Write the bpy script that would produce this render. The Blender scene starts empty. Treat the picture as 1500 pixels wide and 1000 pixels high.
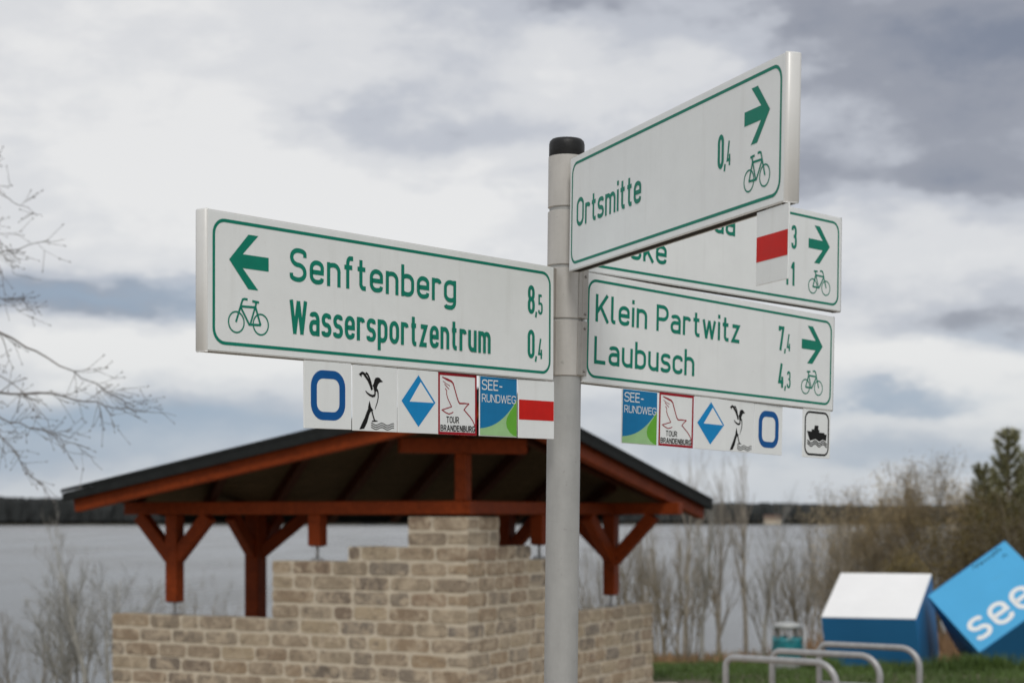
import bpy, math, random
from mathutils import Vector, Matrix, noise as mnoise

R_ = math.radians
scene = bpy.context.scene
col = scene.collection
rnd = random.Random(7)

# ------------------------------------------------------------------ camera
F = 2555.0; HOR = 752.0; CX = 750.0; CH = 1.7        # focal length in photo pixels, horizon row, eye height
cam_d = bpy.data.cameras.new('camera')
cam = bpy.data.objects.new('camera', cam_d); col.objects.link(cam)
cam.location = (0, 0, CH); cam.rotation_euler = (R_(90), 0, 0)
cam_d.sensor_width = 36; cam_d.lens = F * 36 / 1500
cam_d.shift_y = (HOR - 500) / 1500
cam_d.clip_start = .05; cam_d.clip_end = 9000
cam_d.dof.use_dof = True; cam_d.dof.focus_distance = 3.52; cam_d.dof.aperture_fstop = 5.6
scene.camera = cam

# ------------------------------------------------------------------ sky
SUN_EL, SUN_AZ = 46.0, 176.0         # azimuth from +Y towards +X: behind the camera
world = bpy.data.worlds.new('World'); scene.world = world
world.use_nodes = True
def build_world():
    nt = world.node_tree; N = nt.nodes; Lk = nt.links
    N.clear()
    def node(t, **k):
        n = N.new(t)
        for a, b in k.items(): setattr(n, a, b)
        return n
    def val(x):
        return x
    def math_(op, a, b=None, c=None, clamp=False):
        n = node('ShaderNodeMath', operation=op); n.use_clamp = clamp
        for i, q in enumerate((a, b, c)):
            if q is None: continue
            if isinstance(q, (int, float)): n.inputs[i].default_value = q
            else: Lk.new(q, n.inputs[i])
        return n.outputs[0]
    geo = node('ShaderNodeTexCoord')
    sep = node('ShaderNodeSeparateXYZ'); Lk.new(geo.outputs['Generated'], sep.inputs[0])
    az = math_('ARCTAN2', sep.outputs[0], sep.outputs[1])
    el = math_('ARCSINE', sep.outputs[2])
    def noise(sx, sy, scale, detail, rough, dist=0.0, seed=0.0, lac=2.0):
        cmb = node('ShaderNodeCombineXYZ')
        Lk.new(math_('MULTIPLY', az, sx), cmb.inputs[0])
        Lk.new(math_('MULTIPLY', el, sy), cmb.inputs[1])
        cmb.inputs[2].default_value = seed
        n = node('ShaderNodeTexNoise'); n.inputs['Scale'].default_value = scale
        n.inputs['Detail'].default_value = detail; n.inputs['Roughness'].default_value = rough
        n.inputs['Distortion'].default_value = dist; n.inputs['Lacunarity'].default_value = lac
        Lk.new(cmb.outputs[0], n.inputs['Vector'])
        return n.outputs[0]
    n1 = noise(3.2, 9.0, 1.0, 6, .55, .35, 3.1)
    n2 = noise(9.0, 20.0, 1.0, 6, .58, .2, 8.4)
    w1 = noise(9.0, 20.0, 1.0, 5, .58, 0, 1.7)
    w2 = noise(9.0, 20.0, 1.0, 5, .58, 0, 5.2)
    n3 = noise(20.0, 38.0, 1.0, 7, .58, .3, 2.2)
    azw = math_('ADD', az, math_('MULTIPLY', math_('SUBTRACT', w1, .5), .16))
    elw = math_('ADD', el, math_('MULTIPLY', math_('SUBTRACT', w2, .5), .06))
    d = math_('ADD', math_('MULTIPLY', math_('SUBTRACT', n1, .5), .75), math_('MULTIPLY', math_('SUBTRACT', n2, .5), .46))
    d = math_('ADD', d, math_('MULTIPLY', math_('SUBTRACT', n3, .5), .42))
    d = math_('ADD', d, .80)
    def blob(u, v, su, sv, amp, acc=None):
        nonlocal d
        a = math.atan((u - CX) / F); e = math.atan((HOR - v) / F * math.cos(a))
        p = math_('DIVIDE', math_('SUBTRACT', azw, a), su / F)
        q = math_('DIVIDE', math_('SUBTRACT', elw, e), sv / F)
        r = math_('ADD', math_('MULTIPLY', p, p), math_('MULTIPLY', q, q))
        g = math_('EXPONENT', math_('MULTIPLY', r, -1.0))
        if acc is not None: return math_('MULTIPLY_ADD', g, amp, acc)
        d = math_('MULTIPLY_ADD', g, amp, d)
    for b in ((80, 440, 330, 27, -.62), (470, 200, 130, 40, -.12), (1130, 250, 120, 50, -.16), (1380, 130, 260, 90, -.20), (1150, 20, 120, 40, -.18), (1250, 420, 120, 26, -.12), (640, 600, 300, 30, -.15), (980, 640, 160, 30, -.12), (150, 600, 220, 34, -.30), (60, 680, 260, 40, -.16), (790, -5, 120, 34, -.40),
              (620, 190, 210, 45, -.25), (700, 265, 140, 18, -.18), (1440, 50, 330, 100, -.62), (1300, 265, 230, 34, -.30),
              (1440, 215, 130, 50, -.22), (1430, 480, 150, 34, -.42), (1265, 588, 90, 14, -.30), (1320, 650, 200, 20, -.12),
              (1330, 525, 160, 26, .22), (120, 520, 220, 32, .22), (250, 250, 420, 110, .22), (200, 60, 330, 110, .16), (900, 110, 180, 60, .18),
              (1250, 330, 120, 30, .08), (560, 330, 200, 60, .15), (1400, 370, 160, 26, .10)):
        blob(*b)
    ramp = node('ShaderNodeValToRGB'); Lk.new(d, ramp.inputs[0])
    cr = ramp.color_ramp; cr.interpolation = 'EASE'
    pts = [(.10, (.22, .245, .31)), (.38, (.32, .335, .385)), (.62, (.54, .56, .61)), (.84, (.725, .73, .745)), (1.0, (.83, .825, .82))]
    while len(cr.elements) < len(pts): cr.elements.new(.5)
    for e_, (p, c) in zip(cr.elements, pts): e_.position = p; e_.color = (*c, 1)
    # thinner, bluer air low over the horizon
    low = node('ShaderNodeMapRange'); Lk.new(el, low.inputs[0]); low.interpolation_type = 'SMOOTHSTEP'
    low.inputs[1].default_value = -.02; low.inputs[2].default_value = .11; low.inputs[3].default_value = .62; low.inputs[4].default_value = 0
    mixl = node('ShaderNodeMix', data_type='RGBA'); Lk.new(low.outputs[0], mixl.inputs[0])
    Lk.new(ramp.outputs[0], mixl.inputs[6]); mixl.inputs[7].default_value = (.47, .53, .60, 1)
    # gaps where bluer air shows between the clouds
    bl = 0.0
    for b in ((130, 612, 260, 30, .9), (40, 668, 300, 34, .7), (110, 440, 300, 22, .75), (1262, 590, 110, 13, .7), (1330, 655, 260, 22, .45), (460, 640, 200, 40, .5), (1480, 500, 90, 14, .3)):
        bl = blob(*b, acc=bl)
    bl = math_('MINIMUM', bl, .92)
    mixb = node('ShaderNodeMix', data_type='RGBA'); Lk.new(bl, mixb.inputs[0]); Lk.new(mixl.outputs[2], mixb.inputs[6]); mixb.inputs[7].default_value = (.335, .42, .53, 1)
    mixl = mixb
    # below the horizon the sky goes on as a dull grey
    dn = node('ShaderNodeMapRange'); Lk.new(el, dn.inputs[0]); dn.interpolation_type = 'SMOOTHSTEP'
    dn.inputs[1].default_value = -.25; dn.inputs[2].default_value = -.01; dn.inputs[3].default_value = 1; dn.inputs[4].default_value = 0
    mixd = node('ShaderNodeMix', data_type='RGBA'); Lk.new(dn.outputs[0], mixd.inputs[0])
    Lk.new(mixl.outputs[2], mixd.inputs[6]); mixd.inputs[7].default_value = (.22, .24, .25, 1)
    sc = node('ShaderNodeVectorMath', operation='SCALE'); Lk.new(mixd.outputs[2], sc.inputs[0]); sc.inputs['Scale'].default_value = 10.0
    sky = node('ShaderNodeTexSky', sky_type='NISHITA'); sky.sun_disc = False
    sky.sun_elevation = R_(SUN_EL); sky.sun_rotation = R_(SUN_AZ)
    mx = node('ShaderNodeMix', data_type='RGBA'); mx.inputs[0].default_value = .93
    Lk.new(sky.outputs[0], mx.inputs[6]); Lk.new(sc.outputs[0], mx.inputs[7])
    bg = node('ShaderNodeBackground'); bg.inputs['Strength'].default_value = .1
    Lk.new(mx.outputs[2], bg.inputs[0])
    out = node('ShaderNodeOutputWorld'); Lk.new(bg.outputs[0], out.inputs[0])
build_world()
sun_d = bpy.data.lights.new('sun', 'SUN'); sun_d.energy = 1.45; sun_d.angle = R_(14); sun_d.color = (1, .965, .91)
sun = bpy.data.objects.new('sun', sun_d); col.objects.link(sun)
_a, _e = R_(SUN_AZ), R_(SUN_EL)
sun.rotation_euler = (-Vector((math.sin(_a) * math.cos(_e), math.cos(_a) * math.cos(_e), math.sin(_e)))).to_track_quat('-Z', 'Y').to_euler()
vs = scene.view_settings
scene.display_settings.display_device = 'sRGB'
vs.view_transform = 'Standard'; vs.look = 'None'; vs.gamma = 1; vs.exposure = 0; vs.use_curve_mapping = False
scene.cycles.volume_bounces = 0
scene.cycles.use_denoising = True

# ------------------------------------------------------------------ mesh helpers
class MB:
    """Collects shapes; build() links them as ONE mesh object."""
    def __init__(s): s.v = []; s.f = []; s.m = []; s.sm = []
    def add(s, vs_, fs, mat=0, smooth=False, M=None):
        o = len(s.v)
        s.v += [tuple(M @ Vector(p)) for p in vs_] if M is not None else [tuple(p) for p in vs_]
        s.f += [tuple(i + o for i in f) for f in fs]; s.m += [mat] * len(fs); s.sm += [smooth] * len(fs)
    def box(s, size, M=None, bev=0.0, mat=0, c=(0, 0, 0)):
        hx, hy, hz = (q / 2 for q in size); b = min(bev, hx * .49, hy * .49, hz * .49)
        vs_ = []; ix = {}
        if b <= 0:
            for i in (-1, 1):
                for j in (-1, 1):
                    for k in (-1, 1): vs_.append((c[0] + i * hx, c[1] + j * hy, c[2] + k * hz))
            fs = [(0, 1, 3, 2), (4, 6, 7, 5), (0, 4, 5, 1), (2, 3, 7, 6), (0, 2, 6, 4), (1, 5, 7, 3)]
            s.add(vs_, fs, mat, False, M); return
        for i in (-1, 1):
            for j in (-1, 1):
                for k in (-1, 1):
                    for ax in range(3):
                        p = [i * hx, j * hy, k * hz]
                        for a in range(3):
                            if a != ax: p[a] -= (i, j, k)[a] * b
                        ix[(i, j, k, ax)] = len(vs_); vs_.append((c[0] + p[0], c[1] + p[1], c[2] + p[2]))
        fs = []
        S = (-1, 1)
        for ax in range(3):
            o1, o2 = [a for a in range(3) if a != ax]
            for q in S:
                ring = []
                for (u, w) in ((-1, -1), (1, -1), (1, 1), (-1, 1)):
                    t = [0, 0, 0]; t[ax] = q; t[o1] = u; t[o2] = w; ring.append(ix[(*t, ax)])
                flip = (q == -1) != (ax == 1)
                fs.append(tuple(reversed(ring)) if flip else tuple(ring))
            for u in S:                       # edges parallel to ax
                for w in S:
                    a_ = [0, 0, 0]; b_ = [0, 0, 0]
                    a_[o1] = b_[o1] = u; a_[o2] = b_[o2] = w; a_[ax] = -1; b_[ax] = 1
                    q = (ix[(*a_, o1)], ix[(*b_, o1)], ix[(*b_, o2)], ix[(*a_, o2)])
                    flip = (u * w == 1) == (ax == 1)
                    fs.append(q if not flip else tuple(reversed(q)))
        for i in S:
            for j in S:
                for k in S:
                    t = (ix[(i, j, k, 0)], ix[(i, j, k, 1)], ix[(i, j, k, 2)])
                    fs.append(t if i * j * k == 1 else tuple(reversed(t)))
        s.add(vs_, fs, mat, False, M)
    def beam(s, P, Q, w, h, bev=.004, up=(0, 0, 1), mat=0):
        P = Vector(P); Q = Vector(Q); d = Q - P; L = d.length; x = d / L; up = Vector(up)
        y = up.cross(x)
        if y.length < 1e-4: y = Vector((0, 1, 0)).cross(x)
        y.normalize(); z = x.cross(y)
        M = Matrix(((x.x, y.x, z.x, 0), (x.y, y.y, z.y, 0), (x.z, y.z, z.z, 0), (0, 0, 0, 1)))
        s.box((L, w, h), Matrix.Translation((P + Q) / 2) @ M, bev, mat)
    def tube(s, pts, rad, n=8, mat=0, caps=True, smooth=True):
        pts = [Vector(p) for p in pts]; k = len(pts)
        if isinstance(rad, (int, float)): rad = [rad] * k
        vs_ = []; fs = []; ref = None
        for i, p in enumerate(pts):
            t = (pts[min(i + 1, k - 1)] - pts[max(i - 1, 0)])
            if t.length < 1e-9: t = Vector((0, 0, 1))
            t.normalize()
            if ref is None: ref = t.orthogonal().normalized()
            a = (ref - t * ref.dot(t)); a = a.normalized() if a.length > 1e-6 else t.orthogonal().normalized()
            ref = a; b = t.cross(a)
            for j in range(n):
                q = 2 * math.pi * j / n
                vs_.append(p + (a * math.cos(q) + b * math.sin(q)) * rad[i])
        for i in range(k - 1):
            for j in range(n):
                j2 = (j + 1) % n
                fs.append((i * n + j, i * n + j2, (i + 1) * n + j2, (i + 1) * n + j))
        if caps: fs += [tuple(reversed(range(n))), tuple(range((k - 1) * n, k * n))]
        s.add(vs_, fs, mat, smooth)
    def prism(s, poly, y0, y1, M=None, mat=0):
        """poly: (x, z) outline, counter-clockwise seen from -y; extruded from y0 (front) to y1."""
        n = len(poly)
        vs_ = [(x, y0, z) for x, z in poly] + [(x, y1, z) for x, z in poly]
        fs = [tuple(range(n)), tuple(reversed(range(n, 2 * n)))]
        for i in range(n):
            j = (i + 1) % n; fs.append((i, i + n, j + n, j))
        s.add(vs_, fs, mat, False, M)
    def mesh(s, name, mats):
        me = bpy.data.meshes.new(name); me.from_pydata(s.v, [], s.f)
        for m in (mats if isinstance(mats, (list, tuple)) else [mats]): me.materials.append(m)
        me.polygons.foreach_set('material_index', s.m); me.polygons.foreach_set('use_smooth', s.sm)
        me.update(); return me
    def build(s, name, mats, parent=None, M=None):
        o = bpy.data.objects.new(name, s.mesh(name, mats)); col.objects.link(o)
        if parent is not None: o.parent = parent
        if M is not None: o.matrix_world = M
        return o

def thing(name, label, cat, M=None, group=None):
    o = bpy.data.objects.new(name, None); col.objects.link(o)
    o.empty_display_size = .1
    if M is not None: o.matrix_world = M if isinstance(M, Matrix) else Matrix.Translation(M)
    return tag(o, label, cat, group)
def tag(o, label=None, cat=None, group=None, kind=None):
    if label: o['label'] = label
    if cat: o['category'] = cat
    if group: o['group'] = group
    if kind: o['kind'] = kind
    return o

# ------------------------------------------------------------------ materials
def material(name, base, rough=.6, metal=0.0, build=None, spec=None):
    m = bpy.data.materials.new(name); m.use_nodes = True
    nt = m.node_tree; b = nt.nodes['Principled BSDF']
    b.inputs['Base Color'].default_value = (*base, 1); b.inputs['Roughness'].default_value = rough
    b.inputs['Metallic'].default_value = metal
    if spec is not None: b.inputs['Specular IOR Level'].default_value = spec
    if build: build(nt, b, base)
    return m
def n_noise(nt, scale, detail=5, rough=.6, coord='Object', stretch=None, dist=0):
    tc = nt.nodes.new('ShaderNodeTexCoord'); n = nt.nodes.new('ShaderNodeTexNoise')
    src = tc.outputs[coord]
    if stretch:
        mp = nt.nodes.new('ShaderNodeMapping'); mp.inputs['Scale'].default_value = stretch
        nt.links.new(src, mp.inputs[0]); src = mp.outputs[0]
    nt.links.new(src, n.inputs['Vector'])
    n.inputs['Scale'].default_value = scale; n.inputs['Detail'].default_value = detail
    n.inputs['Roughness'].default_value = rough; n.inputs['Distortion'].default_value = dist
    return n.outputs[0]
def n_ramp(nt, fac, pts):
    r = nt.nodes.new('ShaderNodeValToRGB'); nt.links.new(fac, r.inputs[0]); cr = r.color_ramp
    while len(cr.elements) < len(pts): cr.elements.new(.5)
    for e_, (p, c) in zip(cr.elements, pts): e_.position = p; e_.color = (*c, 1)
    return r.outputs[0]
def n_mix(nt, fac, a, b, mode='MIX'):
    m = nt.nodes.new('ShaderNodeMix'); m.data_type = 'RGBA'; m.blend_type = mode
    for s_, q in ((m.inputs[0], fac), (m.inputs[6], a), (m.inputs[7], b)):
        if isinstance(q, (int, float)): s_.default_value = q
        elif isinstance(q, tuple): s_.default_value = (*q, 1) if len(q) == 3 else q
        else: nt.links.new(q, s_)
    return m.outputs[2]
def n_bump(nt, b, h, strength, dist=.01):
    bp = nt.nodes.new('ShaderNodeBump'); bp.inputs['Strength'].default_value = strength; bp.inputs['Distance'].default_value = dist
    nt.links.new(h, bp.inputs['Height']); nt.links.new(bp.outputs[0], b.inputs['Normal'])
def mottled(scale=6, amount=.15, bump=0, bscale=None, stretch=None, rvar=.1):
    def fn(nt, b, base):
        n = n_noise(nt, scale, 6, .65, stretch=stretch)
        lo = tuple(c * (1 - amount) for c in base); hi = tuple(min(1, c * (1 + amount)) for c in base)
        nt.links.new(n_ramp(nt, n, [(.3, lo), (.7, hi)]), b.inputs['Base Color'])
        if rvar:
            mr = nt.nodes.new('ShaderNodeMapRange'); nt.links.new(n, mr.inputs[0])
            r0 = b.inputs['Roughness'].default_value
            mr.inputs[3].default_value = max(0, r0 - rvar); mr.inputs[4].default_value = min(1, r0 + rvar)
            nt.links.new(mr.outputs[0], b.inputs['Roughness'])
        if bump: n_bump(nt, b, n_noise(nt, bscale or scale * 3, 5, .6, stretch=stretch), bump)
    return fn
def weathered_white(nt, b, base):
    n = n_noise(nt, 7, 7, .7); n2 = n_noise(nt, 60, 5, .7); st = n_noise(nt, 3, 6, .7, stretch=(9, 9, .7))
    c = n_ramp(nt, n, [(.3, tuple(q * .93 for q in base)), (.65, base)])
    c = n_mix(nt, n_ramp(nt, n2, [(.62, (0, 0, 0)), (.78, (.35, .35, .35))]), c, (.55, .53, .48))
    c = n_mix(nt, n_ramp(nt, st, [(.55, (0, 0, 0)), (.8, (.2, .2, .2))]), c, (.50, .50, .47))
    nt.links.new(c, b.inputs['Base Color'])
    nt.links.new(n_ramp(nt, n, [(.3, (.36, .36, .36)), (.7, (.5, .5, .5))]), b.inputs['Roughness'])
def wood(nt, b, base):
    g = n_noise(nt, 3.0, 8, .65, stretch=(1, 1, 1), dist=1.2)
    g2 = n_noise(nt, 26, 4, .6, dist=.4)
    c = n_ramp(nt, g, [(.25, tuple(q * .62 for q in base)), (.55, base), (.8, tuple(q * 1.3 for q in base))])
    c = n_mix(nt, .35, c, n_ramp(nt, g2, [(.35, tuple(q * .5 for q in base)), (.65, tuple(q * 1.25 for q in base))]))
    nt.links.new(c, b.inputs['Base Color']); n_bump(nt, b, g2, .15, .004)
def galvanised(nt, b, base):
    n = n_noise(nt, 16, 6, .7); s_ = n_noise(nt, 30, 5, .7, stretch=(1, 1, .12)); sp = n_noise(nt, 90, 3, .6)
    c = n_mix(nt, .5, n_ramp(nt, n, [(.3, tuple(q * .82 for q in base)), (.7, tuple(q * 1.1 for q in base))]),
              n_ramp(nt, s_, [(.3, tuple(q * .85 for q in base)), (.7, tuple(q * 1.1 for q in base))]))
    c = n_mix(nt, n_ramp(nt, sp, [(.68, (0, 0, 0)), (.76, (.5, .5, .5))]), c, (.2, .19, .17))
    nt.links.new(c, b.inputs['Base Color']); n_bump(nt, b, n_noise(nt, 40, 4), .06, .002)
MORTAR = (.50, .44, .345)
def brick_mat(nt, b, base):
    oi = nt.nodes.new('ShaderNodeObjectInfo')
    tc = nt.nodes.new('ShaderNodeTexCoord'); ad = nt.nodes.new('ShaderNodeVectorMath'); ad.operation = 'MULTIPLY_ADD'
    cb = nt.nodes.new('ShaderNodeCombineXYZ')
    for i in range(3): nt.links.new(oi.outputs['Random'], cb.inputs[i])
    nt.links.new(cb.outputs[0], ad.inputs[0]); ad.inputs[1].default_value = (37, 91, 53); nt.links.new(tc.outputs['Object'], ad.inputs[2])
    def nz(sc_, det, ro, st=None):
        n = nt.nodes.new('ShaderNodeTexNoise'); n.inputs['Scale'].default_value = sc_; n.inputs['Detail'].default_value = det
        n.inputs['Roughness'].default_value = ro; n.inputs['Distortion'].default_value = .6
        nt.links.new(ad.outputs[0], n.inputs['Vector']); return n.outputs[0]
    core = n_ramp(nt, oi.outputs['Random'], [(0, (.225, .168, .115)), (.18, (.30, .225, .145)), (.36, (.20, .172, .14)), (.55, (.36, .29, .195)),
                                             (.75, (.15, .125, .10)), (.88, (.25, .178, .12)), (1, (.28, .235, .17))])
    a = nz(9, 5, .65); c2 = nz(20, 6, .72); c3 = nz(30, 5, .7)
    c = n_mix(nt, n_ramp(nt, a, [(.46, (0, 0, 0)), (.62, (.9, .9, .9))]), core, (.43, .355, .26))
    c = n_mix(nt, n_ramp(nt, c2, [(.53, (0, 0, 0)), (.66, (.8, .8, .8))]), c, (.11, .085, .062))
    c = n_mix(nt, n_ramp(nt, c3, [(.55, (0, 0, 0)), (.7, (.7, .7, .7))]), c, (.46, .40, .30))
    nt.links.new(c, b.inputs['Base Color']); n_bump(nt, b, c2, .5, .006)

M_white = material('sign_white', (.81, .84, .84), .42, 0, weathered_white, .3)
M_frame = material('sign_frame_aluminium', (.70, .70, .68), .38, .15, weathered_white)
M_green = material('sign_green_film', (.006, .20, .135), .45, 0, mottled(20, .10), .12)
M_black = material('black_film', (.010, .010, .010), .5, 0, None, .12)
M_red = material('red_film', (.56, .012, .008), .45, 0, mottled(30, .08), .12)
M_darkred = material('dark_red_film', (.32, .008, .018), .45, 0, mottled(30, .1), .12)
M_blue = material('deep_blue_film', (.006, .09, .30), .45, 0, mottled(30, .06), .12)
M_cyan = material('bright_blue_film', (.008, .24, .55), .45, 0, mottled(30, .06), .12)
M_teal = material('lake_blue_film', (.008, .18, .40), .45, 0, mottled(30, .06), .12)
M_lgreen = material('pale_green_film', (.33, .56, .27), .45, 0, mottled(30, .06), .12)
M_mgreen = material('leaf_green_film', (.13, .40, .04), .45, 0, mottled(30, .06), .12)
M_whitefilm = material('white_film', (.80, .81, .80), .42)
M_pole = material('galvanised_steel', (.375, .378, .368), .5, .15, galvanised)
M_sleeve = material('painted_aluminium_sleeve', (.50, .485, .455), .42, .15, galvanised)
M_flange = material('clamp_flange_metal', (.40, .38, .35), .45, .5, galvanised)
M_cap = material('black_plastic_cap', (.012, .012, .012), .45, 0, mottled(40, .3, .1), .3)
M_undershade = material('painted_underside_shade', (.030, .024, .019), .85, 0, mottled(25, .5), .2)  # brown-black colour standing in for the shade under the signs
M_rivet = material('rivet_steel', (.32, .31, .30), .35, .9)
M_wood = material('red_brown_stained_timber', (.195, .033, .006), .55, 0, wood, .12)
M_wood3 = material('shade_darkened_rafter', (.05, .012, .004), .65, 0, wood, .1)  # red-brown stain darkened, so the shade under the roof is in the colour
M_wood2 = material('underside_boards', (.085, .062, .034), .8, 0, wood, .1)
M_roof = material('black_roof_felt', (.016, .018, .018), .8, 0, mottled(14, .3, .3), .15)
M_brick = material('mottled_sand_brick', (.3, .26, .2), .88, 0, brick_mat)
M_mortar = material('sand_mortar', MORTAR, .92, 0, mottled(18, .14, .5, 60))
M_ground = material('bank_soil', (.10, .085, .05), .95, 0, mottled(1.4, .4, .5, 20))
M_path = material('pale_paving', (.42, .36, .29), .85, 0, mottled(5, .12, .2, 60))
M_grass = material('grass_blades', (.07, .12, .022), .6, 0, mottled(1.2, .45, rvar=0))
M_bark = material('grey_bark', (.30, .265, .215), .85, 0, mottled(6, .35, .3, 40))
M_bark2 = material('olive_twig_bark', (.19, .16, .11), .85, 0, mottled(5, .35))
M_dark_bark = material('dark_twig_bark', (.15, .135, .12), .85, 0, mottled(6, .3))
M_birch = material('pale_sapling_bark', (.30, .29, .26), .8, 0, mottled(8, .35))
M_catkin = material('olive_spring_leaves', (.155, .118, .042), .8, 0, mottled(2.5, .4, rvar=0), .15)
M_golden = material('golden_willow_leaves', (.50, .40, .24), .8, 0, mottled(2.5, .35, rvar=0), .15)
M_needle = material('pine_needles', (.19, .185, .085), .7, 0, mottled(3, .4, rvar=0))
M_reed = material('dry_bracken', (.25, .15, .075), .85, 0, mottled(1.5, .4, rvar=0))
M_cubeblue = material('blue_painted_panel', (.036, .21, .45), .45, 0, None, .2)
M_cubelight = material('light_blue_painted_panel', (.085, .41, .72), .45, 0, None, .2)
def scuffed(nt, b, base):
    n = n_noise(nt, 1.4, 5, .6); st = n_noise(nt, 5, 6, .7, stretch=(.6, 3.5, 3.5)); sp = n_noise(nt, 24, 4, .7)
    c = n_ramp(nt, n, [(.3, tuple(q * .93 for q in base)), (.7, tuple(min(.86, q * 1.03) for q in base))])
    c = n_mix(nt, n_ramp(nt, st, [(.60, (0, 0, 0)), (.76, (.30, .30, .30))]), c, tuple(q * .55 + .05 for q in base))
    c = n_mix(nt, n_ramp(nt, sp, [(.68, (0, 0, 0)), (.78, (.25, .25, .25))]), c, (.25, .22, .18))
    nt.links.new(c, b.inputs['Base Color']); n_bump(nt, b, n_noise(nt, 3, 4), .12, .02)
M_cubewhite = material('white_painted_panel', (.83, .83, .825), .4, 0, scuffed)
for m_x, bs in ((M_cubelight, (.085, .41, .72)), (M_cubeblue, (.036, .21, .45))): scuffed(m_x.node_tree, m_x.node_tree.nodes['Principled BSDF'], bs)
M_steel = material('galvanised_tube', (.34, .34, .34), .45, .4, mottled(20, .15))
M_bin = material('grey_bin_metal', (.40, .41, .40), .5, .3, mottled(12, .15))
M_bag = material('teal_bin_bag', (.012, .17, .19), .35, 0, mottled(14, .35, .8, 18))
M_forest = material('far_conifers', (.024, .027, .027), .95, 0, mottled(.05, .35, rvar=0))
M_beige = material('beige_render', (.42, .33, .25), .9, 0, mottled(.5, .1))
M_tile = material('brown_roof', (.16, .10, .08), .9, 0, mottled(.5, .1))
M_glass = material('dark_glass', (.02, .02, .025), .1)
def water_fn(nt, b, base):
    tc = nt.nodes.new('ShaderNodeTexCoord')
    def nz(st, sc_, det):
        mp = nt.nodes.new('ShaderNodeMapping'); mp.inputs['Scale'].default_value = st; mp.inputs['Rotation'].default_value = (0, 0, .3)
        nt.links.new(tc.outputs['Object'], mp.inputs[0]); n = nt.nodes.new('ShaderNodeTexNoise')
        nt.links.new(mp.outputs[0], n.inputs['Vector']); n.inputs['Scale'].default_value = sc_; n.inputs['Detail'].default_value = det
        n.inputs['Roughness'].default_value = .6; return n.outputs[0]
    a = nz((1, .35, 1), 1.4, 7); big = nz((.03, .006, 1), 2.0, 5)
    n_bump(nt, b, a, .8, .55)
    nt.links.new(n_ramp(nt, big, [(.35, (.16, .16, .16)), (.7, (.30, .30, .30))]), b.inputs['Roughness'])
M_water = material('lake_water', (.115, .12, .12), .2, 0, water_fn)
M_water.node_tree.nodes['Principled BSDF'].inputs['IOR'].default_value = 1.33

# ------------------------------------------------------------------ land, lake, far shore
LAKE = CH - 6.5
def smooth(a, b, x):
    t = max(0.0, min(1.0, (x - a) / (b - a))); return t * t * (3 - 2 * t)
def ground_z(x, y):
    yc = 11.0 + 7.5 * smooth(-2.2, 1.6, x)
    d = y - yc
    if d < 0: z = 0.0
    elif d < 7.5: z = -.0667 * d
    else: z = -.5 - .135 * (d - 7.5)
    z += .10 * mnoise.noise(Vector((x * .35, y * .35, 0))) * smooth(2, 9, d)
    return max(z, LAKE - 2.5)
def axis(a, b, fine0, fine1, fine, coarse):
    out = []; x = a
    while x < b:
        out.append(x); x += fine if fine0 <= x <= fine1 else coarse
    out.append(b); return out
mb = MB()
xs = axis(-220, 220, -16, 18, .6, 8); ys = axis(-120, 75, 8, 62, .6, 6)
mb.v = [(x, y, ground_z(x, y)) for y in ys for x in xs]
nx = len(xs)
mb.f = [(j * nx + i, j * nx + i + 1, (j + 1) * nx + i + 1, (j + 1) * nx + i) for j in range(len(ys) - 1) for i in range(nx - 1)]
mb.m = [0] * len(mb.f); mb.sm = [True] * len(mb.f)
tag(mb.build('ground', M_ground), kind='structure')
# paved square beside the shelter
mb = MB(); px = [-5 + .475 * i for i in range(15)] ; py = [-6 + .5 * i for i in range(48)]
nx = len(px); mb.v = [(x, y, ground_z(x, y) + .006) for y in py for x in px]
mb.f = [(j * nx + i, j * nx + i + 1, (j + 1) * nx + i + 1, (j + 1) * nx + i) for j in range(len(py) - 1) for i in range(nx - 1)]
mb.m = [0] * len(mb.f); mb.sm = [False] * len(mb.f)
tag(mb.build('path', M_path), kind='structure')
mb = MB(); mb.add([(-4000, 25, LAKE), (4000, 25, LAKE), (4000, 1600, LAKE), (-4000, 1600, LAKE)], [(0, 1, 2, 3)])
tag(mb.build('water', M_water), kind='structure')
def shore_y(x): return 1035 + 25 * math.sin(x * .006 + 1) + 14 * math.sin(x * .021) + max(0, x - 40) * .10
mb = MB(); n = 160
for i in range(n + 1):
    x = -2400 + 4800 * i / n; sy = shore_y(x)
    mb.v += [(x, sy - 6, LAKE - .5), (x, sy, LAKE + .35), (x, sy + 60, LAKE + 1.2), (x, sy + 3500, LAKE + 3)]
for i in range(n):
    for k in range(3): a = i * 4 + k; mb.f.append((a, a + 4, a + 5, a + 1))
mb.m = [0] * len(mb.f); mb.sm = [True] * len(mb.f)
tag(mb.build('far_shore', M_ground), kind='structure')
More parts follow.
